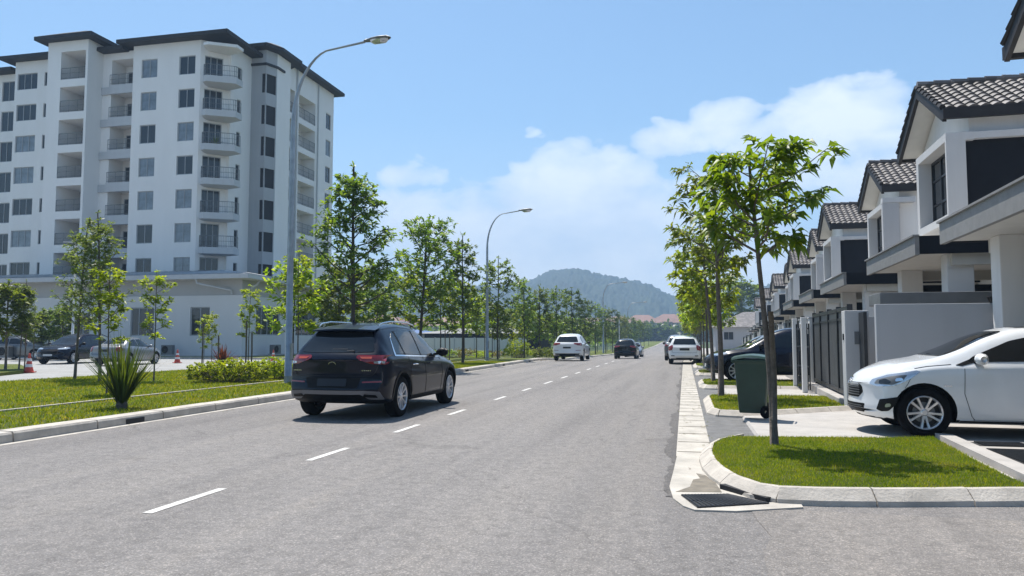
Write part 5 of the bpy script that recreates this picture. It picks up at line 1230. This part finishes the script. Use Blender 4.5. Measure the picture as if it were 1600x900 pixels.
def crossover(loc, hd, pt, label, detail=2, trim='blackplastic', gl='carglass', plate='plate', name='crossover_car'):
    c = Car('crossover', pt, name, loc, hd, label, 'car', detail); hi = detail > 1
    # glass: side windows, rear, front
    c.sides('side_window', [(.70, 1.10), (.80, 1.36), (.95, 1.475), (1.02, 1.49), (1.10, 1.10)], M[gl], rnd=.04)
    c.sides('side_window', [(1.17, 1.095), (1.10, 1.49), (1.40, 1.525), (1.90, 1.515), (1.96, 1.065)], M[gl], rnd=.03)
    c.sides('side_window', [(2.03, 1.06), (1.97, 1.51), (2.25, 1.47), (2.62, 1.33), (2.98, 1.105), (3.02, 1.03)], M[gl], rnd=.03)
    if hi:
        c.sides('window_trim', [(.64, 1.07), (.655, 1.06), (3.08, .995), (3.08, 1.01), (.71, 1.085), (.81, 1.40), (.80, 1.41)], M['chrome'], rnd=0, off=.008)
        for sg in (1, -1):
            for xx in (1.135, 2.0): c.decal('door_pillar', [(xx-.03, 1.07), (xx-.09, 1.5), (xx-.02, 1.5), (xx+.035, 1.07)] if xx < 1.5 else [(xx-.035, 1.06), (xx-.065, 1.515), (xx-.01, 1.515), (xx+.03, 1.06)], M['blackplastic'], 'y', sg, off=.0045, rnd=0)
    c.decal('rear_window', [(-.67, 1.145), (-.56, 1.40), (-.52, 1.475), (.52, 1.475), (.56, 1.40), (.67, 1.145), (.4, 1.13), (-.4, 1.13)], M[gl], 'x', -1, rnd=.05)
    c.decal('windscreen', [(-.66, 1.05), (-.52, 1.53), (.52, 1.53), (.66, 1.05)], M[gl], 'x', 1, rnd=.06, step=.06)
    # tail lights wrap the corners
    for sg in (1, -1):
        pts = [(sg*a, z) for a, z in ((.40, 1.045), (.42, 1.09), (.86, 1.085), (.905, 1.03), (.87, .935), (.66, .945), (.47, 1.01))]
        t = c.decal('tail_light', pts, M['tail'], 'x', -1, off=.012, rnd=.02, step=.05)
        if hi:
            c.decal('lens', [(sg*a, z) for a, z in ((.70, .955), (.70, .99), (.84, .99), (.84, .95))], M['lens'], 'x', -1, off=.016, parent=t, rnd=.01)
            c.decal('lamp_bar', [(sg*a, z) for a, z in ((.46, 1.06), (.66, 1.06), (.66, 1.025), (.5, 1.03))], M['cone'], 'x', -1, off=.015, parent=t, rnd=.01)
        c.decal('reflector', [(sg*.52, .63), (sg*.82, .64), (sg*.82, .665), (sg*.52, .655)], M['tail'], 'x', -1, off=.008, rnd=.005)
        c.decal('headlight', [(sg*a, z) for a, z in ((.40, .80), (.43, .86), (.80, .90), (.86, .86), (.80, .80))], M['lens'], 'x', 1, off=.01, rnd=.03)
        c.decal('headlight_corner', [(4.02, .84), (4.05, .90), (4.25, .84), (4.28, .80)], M['lens'], 'y', sg, off=.01, rnd=.02)
    c.decal('grille', [(-.42, .52), (-.50, .80), (.50, .80), (.42, .52)], M['blackplastic'], 'x', 1, off=.01, rnd=.04)
    c.decal('lower_bumper', [(-.72, .38), (-.76, .46), (.76, .46), (.72, .38)], M[trim], 'x', -1, off=.01, rnd=.02) if not hi else None
    pr_ = c.decal('number_plate', [(-.26, .58), (-.26, .70), (.26, .70), (.26, .58)] if hi else [(-.24, .76), (-.24, .86), (.24, .86), (.24, .76)], M[plate], 'x', -1, off=.010, rnd=.01)
    c.decal('front_plate', [(-.25, .45), (-.25, .55), (.25, .55), (.25, .45)], M['platewhite'], 'x', 1, off=.02, rnd=.01)
    W2 = c.T['W']/2
    if hi:
        c.decal('plate_recess', [(-.44, .545), (-.50, .72), (.50, .72), (.44, .545)], M[trim], 'x', -1, off=.006, rnd=.03)
        # grey skid with two exhaust mouths
        sk = c.decal('skid_plate', [(-.84, .36), (-.80, .49), (-.55, .505), (.55, .505), (.80, .49), (.84, .36), (.62, .365), (.50, .45), (-.50, .45), (-.62, .365)], M['skid'], 'x', -1, off=.016, rnd=.02)
        for sg in (1, -1): c.decal('exhaust', [(sg*.52, .41), (sg*.56, .45), (sg*.74, .44), (sg*.76, .395)], M['blackplastic'], 'x', -1, off=.02, parent=sk, rnd=.012)
        c.decal('diffuser', [(-.60, .37), (-.50, .445), (.50, .445), (.60, .37)], M['blackplastic'], 'x', -1, off=.008, rnd=.0)
        c.line('hatch_gap', [(-.80, .99), (-.72, .80), (-.66, .745), (.66, .745), (.72, .80), (.80, .99)], .009, M['dark'], 'x', -1)
        for sg in (1, -1):
            for pts in ([(1.22, 1.08), (1.30, .85), (1.26, .62), (1.30, .34)], [(2.04, 1.06), (2.10, .60), (2.08, .30)], [(3.06, 1.02), (3.10, .7), (3.02, .42), (2.98, .30)]): c.line('door_gap', pts, .008, M['dark'], 'y', sg)
            c.decal('door_cladding', [(1.36, .27), (1.33, .34), (3.2, .34), (3.22, .27)], M[trim], 'y', sg, off=.012, rnd=.01)
            for wx in c.T['wb']: c.decal('arch_cladding', arch(wx, c.T['wr']+.056, c.T['wr']+.105, 0, c.T['wr']+.01), M[trim], 'y', sg, off=.010, rnd=0, step=.3)
            for hx in (1.42, 2.22):
                b = MB(); y0 = sg*(W2+.012); b.tube([(c.x(hx), y0-sg*.03, .90), (c.x(hx)+.03, y0, .905), (c.x(hx)+.17, y0, .90), (c.x(hx)+.2, y0-sg*.03, .895)], .012, 6); b.build('door_handle', M['chrome'] if hx < 2 else pt, c.g)
            b = MB(); b.tube([(c.x(.62), sg*.555, 1.59), (c.x(.74), sg*.575, 1.635), (c.x(1.1), sg*.585, 1.67), (c.x(1.9), sg*.58, 1.67), (c.x(2.25), sg*.575, 1.63), (c.x(2.33), sg*.575, 1.60)], .016, 8); b.build('roof_rail', M['chrome'], c.g, smooth=True)
        # spoiler lip over the glass, wiper, fin, badge marks
        b = MB(); v = []
        for k in range(13): y = -.58+1.16*k/12; q = (y/.58)**2; v += [(c.x(.34+.08*q), y, 1.535-.02*q), (c.x(.33+.08*q), y, 1.510-.02*q), (c.x(.66+.05*q), y, 1.600-.03*q)]
        b.add(v, [(k*3+a, (k+1)*3+a, (k+1)*3+(a+1) % 3, k*3+(a+1) % 3) for k in range(12) for a in range(3)]); b.build('spoiler', pt, c.g, smooth=False)
        b = MB(); b.box(c.x(.17), c.x(.26), -.20, .08, 1.155, 1.195); b.tube([(c.x(.165), .08, 1.165), (c.x(.145), -.34, 1.155)], .012, 5); b.build('wiper', M['blackplastic'], c.g, bevel=.01)
        b = MB(); v = [(c.x(.80), 0, 1.625), (c.x(.95), 0, 1.64), (c.x(.82), 0, 1.70)]; b.add([(x, y+d, z) for x, y, z in v for d in (-.012, .012)], [(0, 2, 4), (1, 5, 3), (0, 4, 5, 1), (2, 3, 5, 4), (0, 1, 3, 2)]); b.build('antenna_fin', pt, c.g)
        ring = [(.065*math.cos(t), .93+.05*math.sin(t)) for t in [math.pi*(.05+.9*k/10) for k in range(11)]]; c.line('badge', ring, .007, M['chrome'], 'x', -1, off=.008)
        for (ya, yb) in ((.60, .78), (-.66, -.50)):
            b = MB(); n = 7 if ya > 0 else 5
            for k in range(n):
                yy = ya+(yb-ya)*(k+.5)/n; h, nn, _, _ = c.bvh.ray_cast(Vector((-5, yy, .835)), Vector((1, 0, 0))); b.box(h.x-.006, h.x+.002, yy-.007, yy+.007, .827, .843+(.004 if k % 2 else 0))
            b.build('badge_lettering', M['chrome'], c.g)
        c.mirrors(2.92, 1.10, M['blackplastic'], 1.1)
    else: c.mirrors(2.95, 1.10, M['blackplastic'], 1.05)
    return c
# the dark crossover in front: rear wheels where the photograph puts them
a = PZ(633, 651); f_ = PZ(703, 633)
cx_ = -4.86-.93+.03; cyr = 12.62
crossover((cx_, cyr-.92+4.55/2, .02), R(90), P_SUV, 'midnight blue crossover driving away in the oncoming lane, nearest car on the road')

def hatchdet(loc, hd, pt, label, detail=2, name='hatchback_car', rearonly=False, typ='hatch', plate='plate', dark_lip=False):
    c = Car(typ, pt, name, loc, hd, label, 'car', detail, pair=True); L = c.L; hi = detail > 1; W2 = c.T['W']/2
    if typ == 'hatch':
        c.sides('side_window', [(.55, 1.06), (.66, 1.24), (.95, 1.35), (1.30, 1.385), (1.34, 1.04)], M['carglass'], rnd=.04)
        c.sides('side_window', [(1.40, 1.04), (1.37, 1.39), (1.75, 1.38), (2.10, 1.30), (2.58, 1.085), (2.66, 1.015)], M['carglass'], rnd=.04)
        c.decal('rear_window', [(-.60, 1.03), (-.50, 1.34), (.50, 1.34), (.60, 1.03)], M['carglass'], 'x', -1, rnd=.05)
        c.decal('windscreen', [(-.60, 1.09), (-.46, 1.43), (.46, 1.43), (.60, 1.09)], M['carglass'], 'x', 1, rnd=.06, step=.05, off=.008)
    else:
        c.sides('side_window', [(1.05, 1.02), (1.35, 1.26), (1.60, 1.335), (1.80, 1.345), (1.86, .975)], M['carglass'], rnd=.04)
        c.sides('side_window', [(1.92, .97), (1.87, 1.345), (2.25, 1.345), (2.55, 1.23), (2.95, 1.0), (3.0, .94)], M['carglass'], rnd=.04)
        c.decal('rear_window', [(-.56, 1.12), (-.44, 1.34), (.44, 1.34), (.56, 1.12)], M['carglass'], 'x', -1, rnd=.05)
        c.decal('windscreen', [(-.60, 1.0), (-.46, 1.38), (.46, 1.38), (.60, 1.0)], M['carglass'], 'x', 1, rnd=.06, step=.05, off=.008)
    for sg in (1, -1):
        t = c.decal('tail_light', [(sg*a, z) for a, z in ((.60, .98), (.64, 1.0), (.80, .93), (.84, .80), (.80, .70), (.64, .74), (.60, .86))], M['tail'], 'x', -1, off=.012, rnd=.02, step=.05)
        c.decal('rear_reflector', [(sg*.52, .42), (sg*.70, .42), (sg*.70, .46), (sg*.52, .46)], M['blackplastic'], 'x', -1, off=.008, rnd=.005)
        if not hi: c.decal('headlight', [(sg*a, z) for a, z in ((.42, .62), (.46, .70), (.76, .78), (.84, .74), (.74, .64))], M['lens'], 'x', 1, off=.01, rnd=.02)
        c.decal('rocker', [(c.T['wb'][0]+.42, .20), (c.T['wb'][0]+.42, .25), (c.T['wb'][1]-.42, .25), (c.T['wb'][1]-.42, .20)], pt if not dark_lip else M['blackplastic'], 'y', sg, off=.012, rnd=.01)
    c.decal('number_plate', [(-.25, .72), (-.25, .84), (.25, .84), (.25, .72)], M[plate], 'x', -1, off=.012, rnd=.01)
    c.line('hatch_gap', [(-.66, .98), (-.62, .6), (.62, .6), (.66, .98)], .012, M['dark'], 'x', -1)
    if hi:
        for sg in (1, -1):
            # swept headlamp with inner reflectors, fog lamp pocket
            hp = [(3.83, .70), (3.79, .765), (3.62, .835), (3.28, .90), (3.23, .885), (3.39, .77), (3.56, .69), (3.74, .67)]
            h = c.decal('headlight', hp, M['lens'], 'y', sg, off=.008, rnd=.02, step=.04)
            c.decal('lamp_housing', [(3.78, .705), (3.74, .765), (3.58, .815), (3.40, .84), (3.46, .76), (3.58, .70)], M['greymetal'], 'y', sg, off=.010, rnd=.02, parent=h, step=.04)
            c.decal('projector', [(3.73, .71), (3.72, .755), (3.65, .78), (3.59, .745), (3.62, .71)], M['glass'], 'y', sg, off=.013, rnd=.02, parent=h, step=.03)
            c.decal('projector', [(3.55, .745), (3.54, .79), (3.47, .80), (3.45, .765)], M['chrome'], 'y', sg, off=.013, rnd=.02, parent=h, step=.03)
            fp = c.decal('fog_lamp', [(3.77, .36), (3.73, .50), (3.51, .545), (3.57, .42), (3.64, .345), (3.72, .335)], M['blackplastic'], 'y', sg, off=.006, rnd=.015, step=.04)
            c.decal('lens', [(3.68, .39), (3.67, .445), (3.615, .45), (3.61, .41)], M['lens'], 'y', sg, off=.012, rnd=.025, parent=fp, step=.03)
            for pts in ([(2.70, .93), (2.72, .6), (2.64, .30), (2.60, .25)], [(1.38, .97), (1.40, .6), (1.32, .25)]): c.line('door_gap', pts, .007, M['dark'], 'y', sg)
            c.line('sill_gap', [(2.62, .25), (1.2, .25)], .006, M['dark'], 'y', sg)
            c.decal('mirror_base', [(2.50, 1.03), (2.44, 1.11), (2.60, 1.06), (2.80, .975), (2.72, .965)], M['blackplastic'], 'y', sg, off=.006, rnd=.01)
            c.line('bonnet_gap', [(2.85, .985), (3.15, .955), (3.30, .925)], .006, M['dark'], 'y', sg)
            c.line('bumper_gap', [(3.36, .80), (3.40, .72), (3.44, .66)], .006, M['dark'], 'y', sg)
            b = MB(); y0 = sg*(W2+.012); b.tube([(c.x(1.50), y0-sg*.03, .84), (c.x(1.53), y0, .845), (c.x(1.66), y0, .84), (c.x(1.69), y0-sg*.03, .84)], .012, 6); b.build('door_handle', pt, c.g)
            b = MB(); 
            for k in range(4): h_, n_, _, _ = c.bvh.ray_cast(Vector((c.x(2.88+.025*k), sg*3, .70)), Vector((0, -sg, 0))); b.box(h_.x-.008, h_.x+.008, h_.y-.004, h_.y+.004, .692, .708)
            b.build('wing_badge', M['chrome'], c.g)
        gr_ = c.decal('grille', [(-.34, .50), (-.43, .58), (-.41, .66), (-.34, .70), (.34, .70), (.41, .66), (.43, .58), (.34, .50)], M['blackplastic'], 'x', 1, off=.008, rnd=.02, step=.05)
        for zz in (.535, .57, .605, .64, .675): c.line('grille_bar', [(-.37, zz), (.37, zz)], .012, M['greymetal'], 'x', 1, off=.018, parent=gr_)
        c.decal('lower_grille', [(-.44, .30), (-.48, .42), (.48, .42), (.44, .30)], M['blackplastic'], 'x', 1, off=.008, rnd=.02)
        for zz in (.335, .36, .385): c.line('lower_bar', [(-.43, zz), (.43, zz)], .008, M['greymetal'], 'x', 1, off=.014)
        ring = [(.05*math.cos(t), .735+.04*math.sin(t)) for t in [2*math.pi*k/14 for k in range(15)]]; c.line('badge', ring, .012, M['chrome'], 'x', 1, off=.02)
        c.decal('bumper_lip', [(-.6, .205), (-.66, .235), (.66, .235), (.6, .205)], M['blackplastic'], 'x', 1, off=.006, rnd=.01)
        b = MB(); b.tube([(c.x(2.90), -.5, 1.10), (c.x(2.86), -.1, 1.125), (c.x(2.78), .25, 1.15)], .008, 5); b.tube([(c.x(2.93), -.05, 1.115), (c.x(2.88), .3, 1.12), (c.x(2.78), .5, 1.13)], .008, 5); b.build('wiper', M['blackplastic'], c.g)
        c.decal('cowl', [(2.80, -.58), (2.92, -.40), (2.95, 0), (2.92, .40), (2.80, .58), (2.74, .55), (2.80, 0), (2.74, -.55)], M['blackplastic'], 'z', 1, off=.006, rnd=.01)
        c.decal('sunroof', [(1.35, -.36), (1.35, .36), (1.92, .36), (1.92, -.36)], M['carglass'], 'z', 1, off=.006, rnd=.04)
    else:
        c.decal('grille', [(-.4, .50), (-.44, .62), (.44, .62), (.4, .50)], M['blackplastic'], 'x', 1, off=.008, rnd=.02)
    c.mirrors(2.52 if typ == 'hatch' else 2.86, 1.06 if typ == 'hatch' else .99, pt, 1.0)
    return c
# white hatchback nosing out of the drive, front wheel at (1442,683)
fw_ = PZ(1442, 684, .06)
wx_ = TYPES['hatch']['wb'][1]; hdw = R(180-1.5)
# nose points to -X; the near flank faces the camera
ccx = fw_.x+(wx_-4.0/2)+.06; ccy = fw_.y+.80
hatchdet((ccx, ccy, .058), hdw, P_WHITE, 'white hatchback with ten-spoke wheels parked nose-out in the first driveway')
# distant cars on the road
q = PZ(891, 563, 0); crossover((-6.95, 47.6, gz(47)+.02), R(90), P_WHITE, 'white crossover parked by the left kerb ahead, with red wrap-round tail lights', 1)
crossover((-4.75, 64, gz(64)+.02), R(90), P_BLACK, 'black crossover driving away in the distance, left of the silver car', 1, name='crossover_car')
hatchdet((-4.95, 76.5, gz(76.5)+.02), R(-90), P_SILVER, 'silver saloon coming towards the camera behind the black crossover', 1, 'saloon_car', typ='sedan')
hatchdet((-.02, 42.9, .02), R(90), P_WHITE, 'white compact hatchback seen from behind, parked at the right kerb', 1)
crossover((-.38, 51.5, gz(50)+.02), R(90), P_GREY, 'dark grey car parked just beyond the white compact hatchback', 1)
# navy cars nosing out of the driveways
crossover((.62+4.55/2, 24.55, .06), R(180), P_NAVY, 'navy car parked nose-out beyond the green bin', 1, name='parked_car')
hatchdet((.70+4.5/2, 29.6, .06), R(180), P_BLACK, 'black saloon parked nose-out behind the navy car', 1, 'parked_car', typ='sedan')
# cars in the car park
q = PZ(96, 571); q = PZ(72, 569); crossover((q.x-.4, q.y+2.3, -.02), R(-80), P_NAVY, 'dark crossover facing the camera in the car park by the apartment block', 1, name='parked_car')
q = PZ(150, 572); hatchdet((q.x-.35, q.y+2.6, -.02), R(100), P_SILVER, 'silver saloon parked beside the dark crossover, tail lights towards the road', 1, 'parked_car', typ='sedan')
q = PY(30, 552, 41); hatchdet((q.x, 41.5, -.02), R(10), P_GREY, 'grey car partly hidden behind the car park trees', 1, 'parked_car')

# ------------------------------------------------------------------ beyond: fence wall, low buildings, red roofs, treeline, hills
def fence(x0, x1, y, h, label, m='white'):
    g = empty('panel_wall', (x0, y, gz(y)), 0, label, 'wall'); b = MB(); x = 0
    while x < x1-x0: b.box(x+.02, min(x+2.38, x1-x0), -.06, .06, -.3, h); x += 2.4
    b.build('panel', M[m], g); b = MB(); x = 0
    while x < x1-x0+.1: b.box(x-.06, x+.06, -.09, .09, -.3, h+.06); x += 2.4
    b.build('post', M['palegrey'], g)
fence(-50, -17.5, 84, 2.0, 'long pale precast concrete wall behind the rear row of verge trees')
def lowhouse(x, y, w, d, h, rise, m_roof, m_wall, label, name='bungalow', zb=0, rz=0):
    g = empty(name, (x, y, gz(y)+zb), rz, label, 'house'); b = MB(); nwin = int(w/4)
    wall(b, (-w/2, -d/2), (w/2, -d/2), -1, h, [(u, u+1.4, h-1.9, h-.7) for u in [1.2+4*k for k in range(nwin)]]); b.box(-w/2, w/2, -d/2+.2, d/2, -1, h); b.build('wall', M[m_wall], g)
    for k in range(nwin): window(g, Vector((-w/2+1.2+4*k, -d/2)), Vector((1, 0)), Vector((0, 1)), 1.4, 1.2, h-1.9, gm='glass')
    b = MB(); e = .8; W_, D_ = w/2+e, d/2+e; r = min(W_, D_)*.9
    b.add([(-W_, -D_, h), (W_, -D_, h), (W_, D_, h), (-W_, D_, h), (-W_+r, 0, h+rise), (W_-r, 0, h+rise)], [(0, 1, 5, 4), (1, 2, 5), (2, 3, 4, 5), (3, 0, 4), (0, 3, 2, 1)]); b.build('roof', M[m_roof], g)
lowhouse(-25, 96, 15, 8, 2.7, .7, 'fascia', 'charcoal', 'low building with a pale roof behind the precast wall', 'workshop')
lowhouse(-38, 100, 9, 8, 2.8, .6, 'blue', 'grey', 'low blue-roofed shed behind the precast wall', 'shed')
for i, (px, Y, w, h, r_) in enumerate([(603, 240, 16, 5.5, 3.5), (650, 260, 16, 5, 3), (700, 250, 16, 5, 3), (1003, 372, 19, 7, 4), (1045, 380, 18, 7.5, 4), (1080, 370, 16, 7, 4), (965, 380, 19, 6.5, 4), (925, 385, 19, 6, 4)]):
    q = PY(px, 500, Y); lowhouse(q.x, Y, w, 14, h, r_, 'redtile', 'beige', f'far house with a red tiled roof, {["left of the road behind the tallest tree","second from it","third from it","beneath the hill behind the fourth lamp","at the vanishing end of the road","just left of the right-hand street trees","left of the fourth lamp","furthest left of the roofs below the hill"][i]}', 'far_house', zb=1.5)
for i, (px, Y, w) in enumerate([(1152, 122, 14), (1168, 140, 16)]):
    q = PY(px, 500, Y); lowhouse(q.x+2, Y, w-3, 10, 4.0, 2.4, 'tile', 'grey', ['grey-brown hip-roofed house at the end of the terrace', 'second hip-roofed house behind the first at the terrace end'][i], 'far_house')
q = PY(1160, 500, 175); place(rv, q.x, 175, 0, 4.2, label='large round tree beyond the end of the terrace', cat='tree')
# hills: a real ridge with a wooded surface
def hills():
    rng = np.random.default_rng(4)
    prof = [(-60, 60), (-35, 80), (-24, 95), (-18, 78), (-14.5, 76), (-11.5, 85), (-9.6, 98), (-8.4, 98), (-7.2, 94), (-5.4, 88), (-3.6, 82), (-2.2, 74), (-.5, 60), (1.2, 58), (2.6, 63), (4.4, 68), (6.5, 72), (10, 80), (20, 60), (40, 50)]
    na, nr = 1300, 90; az_ = np.linspace(-60, 40, na); hh = pchip([p[0] for p in prof], [p[1] for p in prof], az_)
    V = []
    for j in range(nr):
        t = j/(nr-1); rad = 760+560*t
        for i in range(na):
            a = math.radians(az_[i]); s = math.sin(math.pi*.5*min(1, t/.82))**1.15 if t < .82 else math.cos((t-.82)/.18*1.2)
            x, y = math.sin(a)*rad, math.cos(a)*rad
            sp = .86+.22*noise.noise((x*.006, y*.006, 1.3))+.10*noise.noise((x*.02, y*.02, 4))
            bump = 7*abs(noise.noise((x*.05, y*.05, 7)))+5.5*abs(noise.noise((x*.11, y*.11, 2)))+3.0*noise.noise((x*.25, y*.25, 5))-2
            z = -4+hh[i]*s*(sp if t < .74 else 1-(1-sp)*max(0, (.82-t)/.08))*1.17+bump*min(1, t*5)
            V.append((x, y, z))
    F = [(j*na+i, j*na+i+1, (j+1)*na+i+1, (j+1)*na+i) for j in range(nr-1) for i in range(na-1)]
    return tag(fastmesh('hills', V, F, M['hill'], smooth=False), kind='structure')
hills()
# far treeline that reads as one mass
rng = np.random.default_rng(12); tips = []
for k in range(620):
    a = R(rng.uniform(-46, 26)); rad = rng.uniform(390, 560); x, y = math.sin(a)*rad, math.cos(a)*rad
    hgt = rng.uniform(6, 13)
    if -12 < x < 6: hgt *= .6
    for j in range(16): tips.append((Vector((x+rng.normal(0, 3.2), y+rng.normal(0, 3), .6+hgt*rng.uniform(.15, 1))), Vector((rng.normal(), rng.normal(), .6)).normalized()))
for k in range(120):
    x = rng.uniform(-60, 22); y = 338+rng.uniform(0, 14); hgt = rng.uniform(4.5, 8.5)
    for j in range(12): tips.append((Vector((x+rng.normal(0, 1.6), y+rng.normal(0, 1.6), hgt*rng.uniform(.05, 1))), Vector((rng.normal(), rng.normal(), .6)).normalized()))
tag(leaves_mesh('treeline', tips, M['leafD'], None, rng, n=9, L=2.2, w=1.5, segs=1, droop=.3), 'distant belt of trees closing the view below the wooded hill', 'trees', kind='stuff')
# nearer belt of green behind the left verge and beyond the right rows
tips = []
for k in range(240):
    y = rng.uniform(105, 330); x = -22-rng.uniform(0, 1)**2*60-(y-105)*.02; hgt = rng.uniform(2.5, 6.0)
    for j in range(14): tips.append((Vector((x+rng.normal(0, 1.8), y+rng.normal(0, 1.8), gz(y)+.2+hgt*rng.uniform(.05, 1))), Vector((rng.normal(), rng.normal(), .6)).normalized()))
tag(leaves_mesh('shrubbery', tips, M['leafL'], None, rng, n=9, L=.9, w=.55, segs=1, droop=.3), 'tangled green shrubbery beyond the low buildings left of the road', 'shrubs', kind='stuff')

tips = []  # unseen tree belt behind the camera, added to darken what glossy surfaces reflect
for k in range(260):
    a = rng.uniform(-1, 1); x = a*48; y = -26-rng.uniform(0, 8)-6*(1-abs(a)); hgt = rng.uniform(6, 12)
    if abs(x+4) < 6: y -= 16
    for j in range(14): tips.append((Vector((x+rng.normal(0, 1.8), y+rng.normal(0, 1.8), hgt*rng.uniform(.05, 1))), Vector((rng.normal(), rng.normal(), .6)).normalized()))
tag(leaves_mesh('treeline', tips, M['leafD'], None, rng, n=9, L=1.3, w=.9, segs=1, droop=.3), 'unseen belt of dark trees added behind the viewer to darken reflections', 'trees', kind='stuff')

# dry leaves blown into the right gutter and along the kerbs
rl_ = np.random.default_rng(77); V = []
for k in range(190):
    c = rl_.uniform(); c = .9 if .6 <= c < .8 else c
    if c < .6: x, y = -.12+rl_.uniform(-.1, .5), rl_.uniform(8, 30)
    elif c < .8: x, y = rl_.uniform(.4, 3), rl_.uniform(10.9, 14)
    else: x, y = KL+rl_.uniform(.03, .5), rl_.uniform(9, 30)
    a = rl_.uniform(0, 6.28); L = rl_.uniform(.015, .045); w = L*.4; z = .02+(.05 if c >= .6 and c < .8 and x > .97 else 0)
    d = np.array([math.cos(a), math.sin(a)]); p = np.array([-d[1], d[0]])
    V += [(x-d[0]*L, y-d[1]*L, z), (x+p[0]*w, y+p[1]*w, z+.008), (x+d[0]*L, y+d[1]*L, z+rl_.uniform(0, .015)), (x-p[0]*w, y-p[1]*w, z+.006)]
tag(fastmesh('fallen_leaves', V, np.arange(len(V)).reshape(-1, 4), M['leafMix']), 'small dry leaves scattered along the gutters and kerbs', 'leaves', kind='stuff')

# ------------------------------------------------------------------ haze
b = MB(); b.box(-1500, 1300, -70, 1550, -5.5, 215)
m, n, bs = nt('haze'); n.nodes.remove(bs); pv = N(n, 'ShaderNodeVolumePrincipled'); pv.inputs['Color'].default_value = (.50, .72, 1, 1); pv.inputs['Density'].default_value = .0007; pv.inputs['Anisotropy'].default_value = 0.0
n.links.new(pv.outputs[0], n.nodes['Material Output'].inputs['Volume'])
hz_ = tag(b.build('haze', m), kind='stuff')
